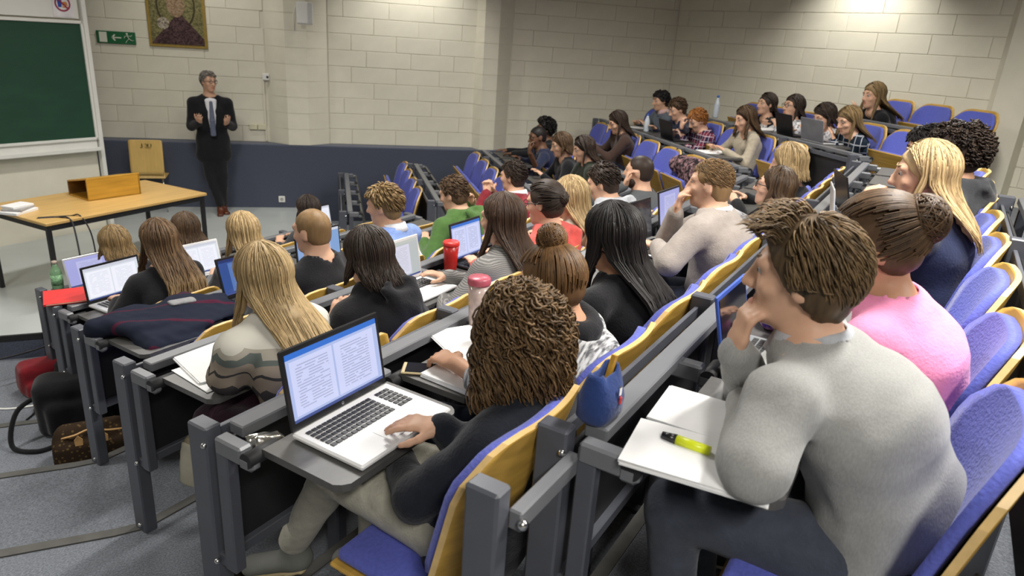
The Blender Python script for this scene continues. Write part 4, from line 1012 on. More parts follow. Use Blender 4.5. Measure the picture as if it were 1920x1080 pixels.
# mosaic picture: plain stand-in of the same size and colours
t = empty('mosaic_picture', (-1.885, YS-.006, 2.33), 0, 'gold-edged mosaic portrait poster hanging above the lecturer', 'picture')
b = B(); b.box((0, 0, 0), (.68, .014, .62), .002); b.obj('border', pm('ochre_border', (.30, .20, .035), rough=.5, var=.12, scale=30), t)
def _mos(n, l, x, y, z, op, mix, tc):
    v = n.new('ShaderNodeTexVoronoi'); v.inputs['Scale'].default_value = 60; l.new(tc.outputs['Object'], v.inputs['Vector'])
    sp = n.new('ShaderNodeSeparateXYZ'); l.new(v.outputs['Color'], sp.inputs[0]); rnd = sp.outputs[0]
    r = ramp(n, [(0, (.10, .10, .045)), (1, (.27, .24, .11))]); l.new(rnd, r.inputs[0])
    r2 = ramp(n, [(0, (.035, .02, .022)), (1, (.12, .075, .075))]); l.new(rnd, r2.inputs[0])
    # broad robe-coloured mass rising to the middle, paler round patch above
    d = op('ADD', op('ABSOLUTE', op('SUBTRACT', x, .03)), op('MULTIPLY', z, .9)); robe = op('LESS_THAN', d, .10)
    dx = op('SUBTRACT', x, .0); dz = op('SUBTRACT', z, .19); rr = op('SQRT', op('ADD', op('MULTIPLY', dx, dx), op('MULTIPLY', dz, op('MULTIPLY', dz, .55))))
    pale = op('LESS_THAN', rr, .105); r3 = ramp(n, [(0, (.20, .13, .075)), (1, (.40, .29, .19))]); l.new(rnd, r3.inputs[0])
    bx = op('ADD', x, .16); bz = op('ADD', z, .03); rb = op('SQRT', op('ADD', op('MULTIPLY', bx, bx), op('MULTIPLY', bz, bz))); ros = op('LESS_THAN', rb, .07); r4 = ramp(n, [(0, (.12, .09, .06)), (1, (.58, .52, .42))]); l.new(rnd, r4.inputs[0])
    h = op('MULTIPLY', op('GREATER_THAN', rr, .205), op('LESS_THAN', rr, .225))
    return mix(ros, mix(pale, mix(robe, mix(h, r.outputs[0], (.06, .05, .03)), r2.outputs[0]), r3.outputs[0]), r4.outputs[0])
b = B(); b.box((0, -.009, 0), (.61, .006, .55)); b.obj('mosaic', patmat('mosaic_print', _mos), t)
# small fittings on the far wall
t = empty('wall_detector', (-.86, YS, 1.715), 0, 'small white sensor box on the wall beside the pillar', 'sensor'); b = B(); b.box((0, -.02, 0), (.085, .04, .085), .006); b.obj('housing', M_PLASTIC, t); b = B(); b.cyl((.02, -.04, 0), (.02, -.046, 0), .016, seg=14); b.obj('lens', M_BLACK, t)
t = empty('wall_socket', (-1.0, YS, 1.06), 0, 'cream double socket on the wall behind the lecturer', 'socket')
for x_ in (-.055, .055): b = B(); b.box((x_, -.012, 0), (.10, .024, .07), .004); o = b.obj('socket_plate', pm('cream_plastic', (.66, .63, .45)), t); 
b = B(); b.box((-.895, YS-.008, 1.28), (.02, .016, .80), .002); o = b.obj('cable_duct', M_WALL); tag(o, 'thin cream cable duct running down below the sensor box', 'duct')
t = empty('floor_socket', (-.72, YF-.002, .12), 0, 'white power socket low on the carpeted wall', 'socket'); b = B(); b.box((0, -.01, 0), (.085, .02, .085), .005); b.obj('plate', M_PLASTIC, t); b = B(); b.cyl((0, -.02, 0), (0, -.022, 0), .024, seg=16); b.obj('outlet', pm('grey_outlet', (.35, .35, .33)), t)
t = empty('wall_loudspeaker', (-.36, YF-.05, 2.53), 0, 'white box loudspeaker mounted on the wall pillar', 'loudspeaker')
b = B(); b.box((.03, -.07, 0), (.17, .15, .27), .018, Matrix.Rotation(math.radians(-22), 3, 'Z')); b.obj('cabinet', M_PLASTIC, t)
b = B(); b.box((.055, -.148, -.005), (.145, .008, .245), .003, Matrix.Rotation(math.radians(-22), 3, 'Z')); b.obj('grille', pm('speaker_grille', (.55, .55, .54), var=.2, scale=300), t)
b = B(); b.bar((-.06, .055, .10), (-.02, -.03, .09), .02, .02); b.bar((-.06, .055, .09), (-.06, .055, -.06), .03, .012); b.obj('bracket', M_PLASTIC, t)
cable('speaker_cable', [(-.44, YF+.0, 2.62), (-.47, YF-.01, 2.52), (-.475, YF-.004, 2.40), (-.47, YF+.005, 2.32)], .005, M_PLASTIC, None); tag(bpy.data.objects['speaker_cable'], 'pale cable hanging behind the white loudspeaker', 'cable')
# speaker's table
TA = math.atan2(7.36-6.16, -1.25+2.28); TD = np.array([math.cos(TA), math.sin(TA), 0]); TN = np.array([-math.sin(TA), math.cos(TA), 0]); TP = np.array([-2.28, 6.16, 0])
t = empty('speaker_table', TP, TA, 'beech-topped table with black metal legs in front of the board', 'table')
TL, TW = 1.58, .92
b = B(); b.box((TL/2, TW/2, .738), (TL, TW, .026), .004); b.obj('tabletop', M_TABLE, t)
b = B(); b.box((TL/2, .035, .70), (TL-.06, .03, .045)); b.box((TL/2, TW-.035, .70), (TL-.06, .03, .045)); b.box((.035, TW/2, .70), (.03, TW-.06, .045)); b.box((TL-.035, TW/2, .70), (.03, TW-.06, .045)); b.obj('apron_frame', M_BLACK, t)
for x_ in (.035, TL-.035):
    for y_ in (.035, TW-.035): b = B(); b.box((x_, y_, .36), (.035, .035, .72), .003); b.obj('leg', M_BLACK, t)
def tp(x, y, z=.751): return TP + TD*x + TN*y + np.array([0, 0, z])
# table lectern: open wooden box with sloping top
LA = math.atan2(7.28-6.95, -1.83+2.19)
t = empty('table_lectern', np.array([-2.19, 6.95, .751]), LA, 'honey-coloured wooden lectern box standing on the table', 'lectern')
LL = .49; LD = .36
b = B(); b.box((LL/2, .008, .10), (LL, .016, .20), .002); b.obj('front_panel', M_OAK, t)
b = B(); b.prism([(0, 0), (LD, 0), (LD, .13), (0, .20)], 0, .016); o = b.obj('side_panel', M_OAK, t); o.rotation_euler = (math.pi/2, 0, math.pi/2); o.location = (LL-.016, .0, 0)
b = B(); b.box((LL/2, LD/2, .006), (LL, LD, .012)); b.obj('base_board', M_OAK, t)
b = B(); b.box((LL/2, LD/2, .168), (LL, LD*1.02, .014), .002, Matrix.Rotation(math.radians(-11), 3, 'X')); b.obj('top_board', M_OAK, t)
b = B(); b.box((LL/2, LD-.008, .065), (LL, .014, .13)); b.obj('back_panel', woodmat('dark_oak', (.16, .08, .02)), t)
# stack of papers and a flat white device on the table
t = empty('paper_stack', tp(-.02+.10, .50), TA+.35, 'white stack of books and papers on the near end of the table', 'books')
for i, (w_, d_, h_, m_, r_) in enumerate(((.24, .17, .022, M_PAPER, 0), (.20, .16, .02, pm('grey_cover', (.35, .34, .33)), .2), (.19, .14, .018, M_PAPER, -.15))):
    b = B(); b.box((0, 0, h_/2), (w_, d_, h_), .002); o = b.obj('book', m_, t, (0.01*i, .01*i, sum((.022, .02, .018)[:i])), (0, 0, r_))
o = cable('table_cable', [tp(.05, .20), tp(.16, .12), tp(.20, .02, .757), tp(.19, -.06, .66), tp(.10, -.22, .30), tp(-.10, -.42, .02), tp(-.5, -.6, .008), tp(-1.0, -.5, .008)], .007, M_BLACK, n=80); tag(o, 'black cable looping off the table corner onto the stage', 'cable')
o = cable('table_cable', [tp(.07, .22), tp(.26, .10), tp(.30, .02, .757), tp(.33, -.05, .60), tp(.335, -.06, .30), tp(.32, -.05, .05), tp(.20, -.10, .008)], .006, M_BLACK, n=70); tag(o, 'thin black cable hanging straight down the table front', 'cable')
# plywood chair against the low wall
t = empty('plywood_chair', (-2.28, 9.50, 0), math.radians(4), 'pale plywood chair with cut-out letters in its back', 'chair')
M_PCH = woodmat('chair_beech', (.60, .40, .13), 2, var=.08)
me = shell_mesh(.19, .50, .925, -.02, .03, -.01, .012, .02, [M_PCH, M_PCH]); link('backrest', me, t)
b = B(); b.box((0, .22, .45), (.38, .40, .014), .004); b.box((0, .012, .485), (.38, .014, .08), .004, Matrix.Rotation(math.radians(-25), 3, 'X')); b.obj('seat', M_PCH, t)
for x_ in (-.17, .17):
    for y_ in (.04, .38): b = B(); b.cyl((x_, y_, 0), (x_*.9, y_, .445), .011, seg=10); b.obj('leg', M_CHROME, t)
# letters U C L seen mirrored from behind the back
def stroke(bb, pts, wdt=.010):
    for a_, c_ in zip(pts, pts[1:]): bb.bar((a_[0], 0, a_[1]), (c_[0], 0, c_[1]), wdt, .004)
bl = B(); arc = lambda cx, cz, r_, a0, a1: [(cx+r_*math.cos(math.radians(a)), cz+r_*math.sin(math.radians(a))) for a in np.linspace(a0, a1, 9)]
stroke(bl, [(.030, .022)]+[(.030, 0)]+arc(.048, -.006, .018, 180, 360)+[(.066, .022)]); stroke(bl, arc(.0, 0, .022, -110, 110)); stroke(bl, [(-.036, .022), (-.036, -.022), (-.058, -.022)])
bl.obj('letters', pm('letter_dark', (.05, .05, .02)), t, (0.0, -.003, .86))

# ------------------------------------------------------------------ things on the desks
def rowpt(k, u, v, z=.733): return uv(US[k]+u, RV(k)+v, T(k)+z)
def farpt(k, y, dx, z=.733): return np.array([FX[k]+dx, y, T(k)+z])
S_DOC = screenmat('screen_document', (.42, .50, .80), (.62, .66, .93), (.18, .20, .34), 1.0, (.03, .16, .62)); S_WHITE = screenmat('screen_white_page', (.70, .74, .80), (.88, .89, .97), (.55, .58, .7), 1.0, (.6, .62, .7)); S_LAV = screenmat('screen_lavender', (.42, .43, .80), (.55, .56, .88), (.3, .3, .5), .9, None, False)
S_BLUE = screenmat('screen_blue', (.03, .08, .30), (.10, .20, .50), (.2, .3, .6), .9, (.01, .03, .15), False); S_GREY = screenmat('screen_mail', (.46, .52, .52), (.66, .68, .80), (.4, .42, .5), 1.0, (.50, .56, .52), False); S_DARK = pm('screen_off', (.010, .011, .018), rough=.08, var=.1, spec=.8); S_SKY = screenmat('screen_pale_blue', (.25, .40, .70), (.38, .52, .80), (.6, .7, .9), .9, (.7, .72, .8), False)
M_SILVER = pm('silver_aluminium', (.62, .62, .63), rough=.32, var=.03, metal=.35); M_LWHITE = pm('white_laptop', (.76, .76, .76), rough=.35, var=.02); M_KEYS = pm('key_black', (.02, .02, .022), rough=.5)
_key = B().box((0, 0, 0), (.0155, .0140, .003), .001).mesh('key', M_KEYS)
def laptop(label, P, rz, base, scr, lid, w=.335, d=.23, ang=12, bez=.012, keys='joined', keym=None, logo=None, sh_=.222):
    t = empty('laptop', P, rz, label, 'laptop', 'laptops on the desks')
    b = B(); b.box((0, 0, .009), (w, d, .016), .005); bs = b.obj('base', base, t)
    km = keym or M_KEYS; rows, cols = 5, 15
    if keys == 'single':
        for r_ in range(6):
            for c_ in range(17):
                if c_ == 13: continue
                x_ = -w*.42+c_*(w*.84/16.6)+(.0 if c_ < 13 else .003); y_ = d*.36-r_*.0175
                link('key', _key, bs, (x_, y_, .0185))
    else:
        b = B()
        for r_ in range(rows):
            for c_ in range(13): b.box((-w*.38+c_*w*.76/12, d*.34-r_*.019, .018), (.015, .014, .003))
        o = b.obj('keyboard', km, bs); o['kind'] = 'stuff'
    b = B(); b.box((0, -d*.28, .0175), (.10, d*.26, .001)); b.obj('touchpad', base, bs)
    lo_ = bpy.data.objects.new('lid', B().box((0, .004, sh_/2+.001), (w, .008, sh_), .003).mesh('lid', lid)); COL.objects.link(lo_); lo_.parent = t; lo_.location = (0, d/2-.004, .016); lo_.rotation_euler = (math.radians(-ang), 0, 0)
    b = B(); b.box((0, -.0012, sh_/2+.004), (w-2*bez, .001, sh_-2.6*bez)); b.obj('display', scr, lo_)
    if logo: b = B(); b.cyl((0, -.0008, .012), (0, -.0016, .012), .005, seg=14); b.obj('logo', M_CHROME, lo_)
    return t
HPB = pm('laptop_bezel', (.012, .012, .013), rough=.3)
laptop('large open laptop showing two document pages before the curly-haired student', rowpt(5, .275, .315, .734), _A, M_LWHITE, S_DOC, HPB, .36, .245, 10, .014, 'single', logo=True)
for x_ in (-.18,): pass
laptop('silver laptop with lilac screen at the aisle end of the front row', rowpt(1, .27, .27, .734), _A, M_SILVER, S_LAV, M_SILVER, .34, .23, 14)
laptop('black-edged laptop with bright white page before ombre-haired student', rowpt(2, .30, .22, .734), _A+.06, M_SILVER, S_WHITE, HPB, .36, .24, 8)
laptop('white laptop in front of the blonde ponytail student', rowpt(2, .86, .24, .734), _A-.05, M_LWHITE, S_WHITE, M_LWHITE, .30, .22, 14)
laptop('small tablet computer with deep blue screen beside patterned sweater', rowpt(3, .78, .27, .734), _A, HPB, S_BLUE, HPB, .27, .19, 16)
laptop('laptop with pale blue screen before the cropped-haired man', rowpt(3, 1.42, .20, .734), _A, M_SILVER, S_SKY, HPB, .37, .24, 6)
laptop('small laptop at the far end of the front row', rowpt(1, 2.42, .26, .734), _A, HPB, S_WHITE, HPB, .28, .2, 10)
laptop('white laptop with mail page between black hoodie and striped knit', rowpt(4, 1.32, .29, .734), _A, M_LWHITE, S_GREY, M_LWHITE, .33, .235, 10)
laptop('black laptop with blue-topped page behind the red tumbler', rowpt(4, 1.90, .28, .734), _A, HPB, S_DOC, HPB, .30, .2, 10)
laptop('dark screened laptop before the man in taupe sweater', rowpt(5, 2.50, .28, .734), _A-.1, M_SILVER, S_DARK, HPB, .35, .24, 10)
laptop('laptop with lavender screen beyond the man in taupe', rowpt(5, 3.0, .28, .734), _A-.05, HPB, S_LAV, HPB, .32, .22, 10)
laptop('tablet in blue case with keyboard before the pink shirt', rowpt(6, .67, .275, .734), _A-.02, pm('slate_base', (.16, .17, .18)), S_DARK, pm('blue_case', (.03, .09, .42), rough=.5), .27, .19, 14, sh_=.185)
laptop('small laptop on the sixth desk row beside blonde clasped hands', rowpt(6, 2.45, .27, .734), _A+.2, M_SILVER, S_SKY, M_SILVER, .24, .18, 10)
laptop('laptop seen edge-on beyond the blonde student in navy', rowpt(6, 2.98, .27, .734), _A+.35, M_SILVER, S_DARK, HPB, .30, .21, 16)
laptop('grey laptop seen from behind, blonde student in checks typing', farpt(6, 6.21, .30), math.pi/2, M_SILVER, S_WHITE, pm('grey_lid', (.20, .20, .22), rough=.4), .36, .24, 14)
laptop('black laptop before the student with dark fringe', farpt(6, 6.68, .28), math.pi/2, HPB, S_WHITE, HPB, .30, .2, 16)
laptop('black laptop in front of the ginger student', farpt(5, 7.62, .28), math.pi/2, HPB, S_DOC, HPB, .34, .23, 16)
# papers
def sheets(label, P, rz, w=.21, d=.297, n=3, h=.003, m=None, cat='paper'):
    t = empty('paper_pad', P, rz, label, cat, 'papers on the desks'); r_ = random.Random(int(P[0]*1000))
    for i in range(n):
        b = B(); b.box((0, 0, h/2), (w, d, h*.9)); b.obj('sheet', m or M_PAPER, t, (r_.uniform(-.004, .004), r_.uniform(-.004, .004), i*h), (0, 0, r_.uniform(-.03, .03) if i else 0))
    return t
sheets('blank white pad under the yellow highlighter', rowpt(6, .07, .265, .734), _A+math.radians(96-90)+.02, .185, .29, 4)
sheets('printed white sheets beside the highlighter pad', rowpt(6, .265, .245, .734), _A+.03, .185, .27, 3)
sheets('white notebook leaf on the desk of patterned knit sweater', rowpt(4, .21, .20, .736), _A-.25, .22, .30, 3)
sheets('small white sheet beneath that student\'s notebook leaf', rowpt(4, .16, .27, .733), _A-.10, .20, .24, 1)
sheets('white sheets under the hand of the bun-haired student', rowpt(5, .70, .33, .734), _A-.05, .26, .19, 4)
sheets('loose white page by the rail near the bun-haired student', rowpt(5, .88, .20, .734), _A-.5, .21, .26, 2)
sheets('white page on the desk beside the cropped-haired man', rowpt(3, 1.20, .30, .734), _A+.1, .20, .26, 2)
sheets('white notes before the man in green hoodie', rowpt(3, 2.12, .33, .734), _A+.1, .21, .28, 2)
sheets('white sheet beneath the blonde student\'s clasped hands', rowpt(6, 1.80, .30, .734), _A, .21, .28, 2)
sheets('white sheet on the desk beside the edge-on laptop', rowpt(6, 3.40, .30, .734), _A, .21, .28, 2)
sheets('notes in front of the man in grey-blue shirt', farpt(5, 8.72, .30), math.pi/2, .21, .28, 2); sheets('notes in front of the student in beige cardigan', farpt(5, 6.75, .28), math.pi/2, .24, .28, 2); sheets('notes before the woman in white printed top', farpt(6, 7.2, .28), math.pi/2, .24, .28, 2); sheets('brown notebook held by the woman in brown cardigan', farpt(4, 7.98, .28), math.pi/2, .20, .26, 3, m=pm('kraft_paper', (.40, .27, .12)), cat='notebook')
# yellow highlighter
c = rowpt(6, .095, .235, .752); t = empty('highlighter_pen', c, _A+math.radians(-62), 'yellow highlighter with black cap on the blank pad', 'highlighter')
b = B(); b.cyl((-.045, 0, .0), (.028, 0, 0), .0105, .0115, seg=14); b.obj('barrel', pm('fluo_yellow', (.72, .80, .02), rough=.35), t); b = B(); b.cyl((.028, 0, 0), (.060, 0, 0), .0118, .008, seg=14); b.obj('cap', HPB, t)
t.rotation_euler[2] = _A+math.radians(90)
# blue pencil case
t = empty('pencil_case', rowpt(6, .085, .03, .752), _A, 'open navy pencil case standing at the end of the sixth row desk', 'pencil case')
_n = 28; _rg = [(.052, .034, 0), (.062, .043, .012), (.064, .044, .05), (.060, .036, .085), (.054, .024, .108), (.050, .019, .118), (.047, .015, .116), (.046, .012, .07)]
v = [((a_*math.copysign(abs(math.cos(t_))**.75, math.cos(t_))), b_*math.copysign(abs(math.sin(t_))**.8, math.sin(t_))+.0025*math.sin(3*t_+z_*60), z_-.012*(math.cos(t_)**2 < .25 and z_ > .1)) for a_, b_, z_ in _rg for t_ in np.linspace(0, 2*math.pi, _n, endpoint=False)]
fc = [(j*_n+i, j*_n+(i+1) % _n, (j+1)*_n+(i+1) % _n, (j+1)*_n+i) for j in range(len(_rg)-1) for i in range(_n)]
pyobj('pouch', v, fc, cloth('navy_canvas', (.022, .045, .16)), t)
b = B(); b.box((-.005, -.044, .078), (.010, .006, .022), .002); b.obj('zip_pull', M_CHROME, t); b = B(); b.box((-.005, -.047, .056), (.011, .006, .020), .003); b.obj('pull_tab', pm('red_tab', (.5, .03, .03)), t); b = B(); b.bar((.02, 0, .07), (.04, -.005, .135), .011, .011); b.obj('pencil', M_OAK, t)
# drinks
def tumbler(label, P, r, h, body, lid, cat='tumbler'):
    t = empty('tumbler', P, 0, label, cat); b = B(); b.lathe([(r*.74, 0), (r*.8, .004), (r*.92, h*.55), (r, h*.86)], 24); b.obj('cup_body', body, t); b = B(); b.lathe([(r*1.06, h*.86), (r*1.08, h*.88), (r*1.06, h*.97), (r*.95, h), (.004, h)], 24); b.obj('lid', lid, t); b = B(); b.lathe([(r*.79, h*.0), (r*.83, h*.26), (r*.82, h*.26), (r*.78, h*.0)], 24); b.obj('base_band', M_CHROME, t); return t
tumbler('red insulated tumbler with red lid on the fourth row desk', rowpt(4, 1.70, .20, .733), .043, .165, pm('red_tumbler', (.50, .025, .02), rough=.3), pm('red_lid', (.62, .03, .025), rough=.35))
tumbler('clear tumbler with pink lid beside the curly-haired student', rowpt(5, 1.03, .13, .733), .040, .19, pm('clear_pinkish', (.46, .36, .33), rough=.15, var=.25, scale=30), pm('pink_lid', (.45, .09, .13), rough=.35))
def bottle(label, P, h, r, m, cap, lab=None):
    t = empty('bottle', P, 0, label, 'bottle', 'drink bottles'); b = B(); b.lathe([(r*.9, 0), (r, h*.04), (r, h*.58), (r*.85, h*.68), (r*.42, h*.84), (r*.42, h*.92)], 18); b.obj('bottle_body', m, t); b = B(); b.lathe([(r*.46, h*.90), (r*.46, h), (.002, h)], 14); b.obj('cap', cap, t)
    if lab: b = B(); b.lathe([(r*1.02, h*.15), (r*1.02, h*.52)], 18); b.obj('label', lab, t)
    return t
M_CLEAR = pm('clear_plastic', (.62, .68, .74), rough=.12, var=.1, spec=.7)
bottle('green labelled glass drink bottle at the aisle end of front row', rowpt(1, .075, .05, .751), .20, .036, pm('green_juice', (.20, .36, .20), rough=.15), pm('bottle_cap_cream', (.45, .36, .30)), pm('green_label', (.22, .42, .22), var=.5, scale=60))
bottle('small clear water bottle before the man in grey-blue shirt', farpt(5, 8.35, .22), .22, .034, M_CLEAR, pm('blue_cap', (.05, .15, .5))); bottle('tall clear bottle with blue cap behind the ginger student', farpt(6, 8.30, .25), .28, .036, M_CLEAR, pm('blue_cap', (.05, .15, .5))); bottle('clear water bottle before the woman in white printed top', farpt(6, 7.44, .22), .22, .034, M_CLEAR, M_PLASTIC)
# phone and stationery
t = empty('smartphone', rowpt(5, .615, .215, .735), _A+.55, 'smartphone with pale gold rim beside the bun-haired student', 'phone'); b = B(); b.box((0, 0, .004), (.075, .145, .008), .003); b.obj('case', pm('gold_rim', (.55, .45, .26), rough=.3), t); b = B(); b.box((0, 0, .0085), (.066, .120, .001)); b.obj('screen', S_DARK, t)
t = empty('pencil_pouch', rowpt(3, 1.02, .30, .734), _A, 'open black pouch of bright highlighters beside the black hoodie', 'pencil case')
f = Field((-.13, -.08, -.01), (.13, .08, .08), .006); f.ecap((-.08, 0, .03), (.08, 0, .03), (.04, .03), (.04, .03), (0, 1, 0)); f.cap((-.06, 0, .06), (.06, 0, .06), .024, k=.01, sub=True); f.cut((0, 0, 0), (0, 0, -1)); v, fc = f.mesh(); pyobj('pouch', v, fc, K_BLACK, t)
for i, c_ in enumerate(((.75, .03, .25), (.85, .30, .05), (.70, .80, .05), (.15, .70, .10))): b = B(); b.cyl((-.05+.02*i, -.03, .05+.003*i), (-.02+.02*i, .06, .060+.003*i), .008, seg=10); b.obj('marker', pm('marker_%d' % i, c_, rough=.4), t)
t = empty('pencil_pouch', rowpt(6, 1.00, .20, .733), _A+.3, 'pink and violet patterned pencil pouch beyond the blue tablet case', 'pencil case')
f = Field((-.12, -.07, -.01), (.12, .07, .08), .006); f.ecap((-.07, 0, .028), (.07, 0, .028), (.038, .030), (.038, .030), (0, 1, 0)); f.noise(.003, 60, 3); f.cut((0, 0, .001), (0, 0, -1)); v, fc = f.mesh(); pyobj('pouch', v, fc, patmat('violet_print', _marl((.10, .05, .34), (.66, .42, .62), (34, 34, 34), .5)), t)
v, f_ = tubes([[(-.07, 0, .061), (0, 0, .0625), (.07, 0, .061)]], .003, 6); pyobj('zip', v, f_, M_CHROME, t)
# red folder
t = empty('red_folder', rowpt(2, .06, -.07, .752), _A-.45, 'red cardboard folder lying on the second desk row', 'folder'); b = B(); b.box((.06, .02, .006), (.30, .23, .004)); b.box((.06, .02, .016), (.30, .23, .004), 0, Matrix.Rotation(.03, 3, 'X')); b.obj('cover', pm('red_card', (.62, .02, .02), rough=.6), t); b = B(); b.box((.065, .012, .010), (.285, .215, .004)); b.obj('sheet', pm('cream_paper', (.66, .56, .38)), t)
# keys-like crumpled foil by the large laptop
t = empty('foil_wrapper', rowpt(5, .085, .115, .71), _A, 'shiny crumpled wrapper at the hinge beside the large laptop', 'wrapper'); f = Field((-.07, -.06, -.03), (.07, .06, .04), .005); f.ell((0, 0, 0), (.05, .036, .014)); f.noise(.012, 120, 8); v, fc = f.mesh(); pyobj('foil', v, fc, pm('foil', (.75, .73, .66), rough=.22, metal=1., var=.2, scale=90), t, smooth=False)
# jacket across the third row desk
t = empty('jacket', rowpt(3, .30, .18, .74), _A, 'dark navy jacket with burgundy seams spread over the third desk row', 'jacket')
f = Field((-.40, -.36, -.16), (.44, .32, .14), .010)
for a_, c_, wa in (((-.22, .02, .03), (.22, .04, .03), (.14, .035)), ((-.18, -.10, .02), (.30, -.12, .01), (.10, .03)), ((-.28, .10, .03), (-.05, .16, .03), (.06, .04)), ((.1, .10, .04), (.32, -.02, .03), (.06, .035)), ((-.20, -.16, -.02), (.10, -.20, -.05), (.07, .025))): f.ecap(a_, c_, wa, wa, (0, 1, 0), k=.04)
f.noise(.016, 28, 5); f.noise(.006, 70, 6); v, fc = f.mesh(); v = smooth_mesh(v, fc, 1); pyobj('shell', v, fc, patmat('navy_jacket', lambda n, l, x, y, z, op, mix, tc: mix(op('GREATER_THAN', op('SINE', op('ADD', op('MULTIPLY', x, 17.), op('MULTIPLY', y, 31.))), .93), (.014, .017, .030), (.06, .012, .028))), t)
f = Field((.0, -.05, .02), (.22, .12, .13), .007); f.ecap((.05, .02, .075), (.16, .0, .07), (.035, .010), (.035, .010), (.2, 1, 0), k=.01); v, fc = f.mesh(); pyobj('grey_flap', v, fc, K_GREY, t)
# floral scarf and dark coat on the desk beyond
t = empty('coat', farpt(4, 6.35, .72, .80), math.pi/2, 'dark coat and pink floral scarf heaped on a seat back', 'coat'); f = Field((-.42, -.22, -.34), (.42, .22, .24), .014); f.ecap((-.26, 0, .06), (.24, 0, .04), (.09, .10), (.09, .10), (0, 1, 0)); f.ecap((-.15, .02, 0), (.1, .04, -.2), (.14, .08), (.12, .06), (1, 0, 0)); f.noise(.022, 30, 4); v, fc = f.mesh(); pyobj('scarf', v, fc, K_FLORAL, t)
# bags in the aisle
def bag(label, P, rz, lo, hi, build, m, cat='bag', h=.011):
    t = empty('bag', P, rz, label, cat, 'bags in the aisle'); f = Field(lo, hi, h); build(f); f.cut((0, 0, .002), (0, 0, -1)); v, fc = f.mesh(); v = smooth_mesh(v, fc, 1); pyobj('bag_body', v, fc, m, t); return t
def _mono(n, l, x, y, z, op, mix, tc):
    w_ = n.new('ShaderNodeTexVoronoi'); w_.inputs['Scale'].default_value = 42; l.new(tc.outputs['Object'], w_.inputs['Vector']); return mix(op('LESS_THAN', w_.outputs['Distance'], .26), (.035, .022, .013), (.115, .075, .030))
def _hb(f): f.rbox((0, 0, .075), (.19, .095, .085), .04); f.ecap((-.12, 0, .16), (.12, 0, .16), (.07, .06), (.07, .06), (0, 0, 1), k=.05); f.noise(.006, 25, 3)
t = bag('brown monogram handbag with tan trim in the aisle', np.array([-1.35, 3.80, T(2)]), math.radians(15), (-.26, -.14, -.02), (.26, .14, .28), _hb, patmat('monogram_canvas', _mono), 'handbag')
M_TAN = pm('tan_leather', (.55, .32, .12), rough=.5)
for x_ in (-.06, .06): b = B(); b.prism([(x_-.018, .125), (x_+.018, .125), (x_+.02, .16), (x_, .185), (x_-.02, .16)], .0, .006); o = b.obj('leather_tab', M_TAN, t, (0, -.090, .02), (math.pi/2, 0, 0))
v, f_ = tubes([smoothpath([(-.15, -.05, .18), (-.08, -.075, .20), (0, -.06, .215), (.08, -.075, .20), (.15, -.05, .18)], 30)], .006, 6); pyobj('handle', v, f_, M_TAN, t)
def _bb(f): f.rbox((0, 0, .17), (.22, .11, .17), .05); f.rbox((0, -.10, .12), (.17, .05, .11), .04); f.noise(.010, 20, 4)
t = bag('large black bag behind the brown handbag', np.array([-1.52, 4.17, T(2)]), math.radians(15), (-.36, -.22, -.02), (.36, .2, .46), _bb, K_BLACK)
v, f_ = tubes([smoothpath([(-.16, -.05, .28), (-.30, -.08, .20), (-.34, -.16, .03), (-.22, -.24, .012), (-.10, -.20, .012)], 30)], .014, 6); pyobj('strap', v, f_, K_BLACK, t)
def _rb(f): f.rbox((0, 0, .11), (.19, .10, .11), .05); f.rbox((-.02, -.11, .06), (.15, .05, .06), .03); f.noise(.010, 18, 6)
bag('red fabric backpack on the floor beside the front desk', np.array([-2.03, 5.12, T(1)]), math.radians(30), (-.28, -.22, -.02), (.28, .18, .28), _rb, cloth('red_nylon', (.17, .010, .016)))
def _fb(f): f.ecap((0, 0, .10), (0, .02, .30), (.12, .09), (.06, .05), (1, 0, 0)); f.noise(.014, 60, 7)
bag('black shaggy bag standing against the front desk post', np.array([-1.86, 5.00, T(1)]), .4, (-.2, -.18, -.02), (.2, .2, .44), _fb, pm('shaggy_black', (.010, .010, .011), rough=.95, var=.4, scale=120, bump=.6, bscale=160))
bag('dark bag with pale edge beneath the fifth desk row', np.array([-.42, 1.98, T(4)]), .8, (-.2, -.16, -.02), (.2, .16, .34), lambda f: (f.ecap((-.05, 0, .10), (.07, 0, .14), (.10, .07), (.11, .07), (0, 0, 1)), f.noise(.010, 30, 8)), pm('dark_olive_bag', (.03, .027, .018), rough=.5))
o = cable('charger_cable', [(-2.9, 5.1, T(1)+.006), (-2.45, 5.02, T(1)+.006), (-2.25, 4.82, T(1)+.006), (-2.0, 4.84, T(1)+.01), (-1.86, 4.86, T(1)+.03)], .007, M_PLASTIC); tag(o, 'white charger cable lying across the carpet', 'cable')
t = empty('power_adapter', (-1.93, 4.74, T(1)), .3, 'black power adapter with looped lead beside the red backpack', 'adapter'); b = B(); b.box((0, 0, .02), (.13, .06, .036), .006); b.obj('housing', HPB, t); v, f_ = tubes([smoothpath([(.06, 0, .02), (.12, .05, .05), (.05, .11, .09), (-.05, .08, .06), (-.08, .0, .012), (-.12, -.10, .010), (-.02, -.16, .01)], 40)], .006, 6); pyobj('lead', v, f_, HPB, t)
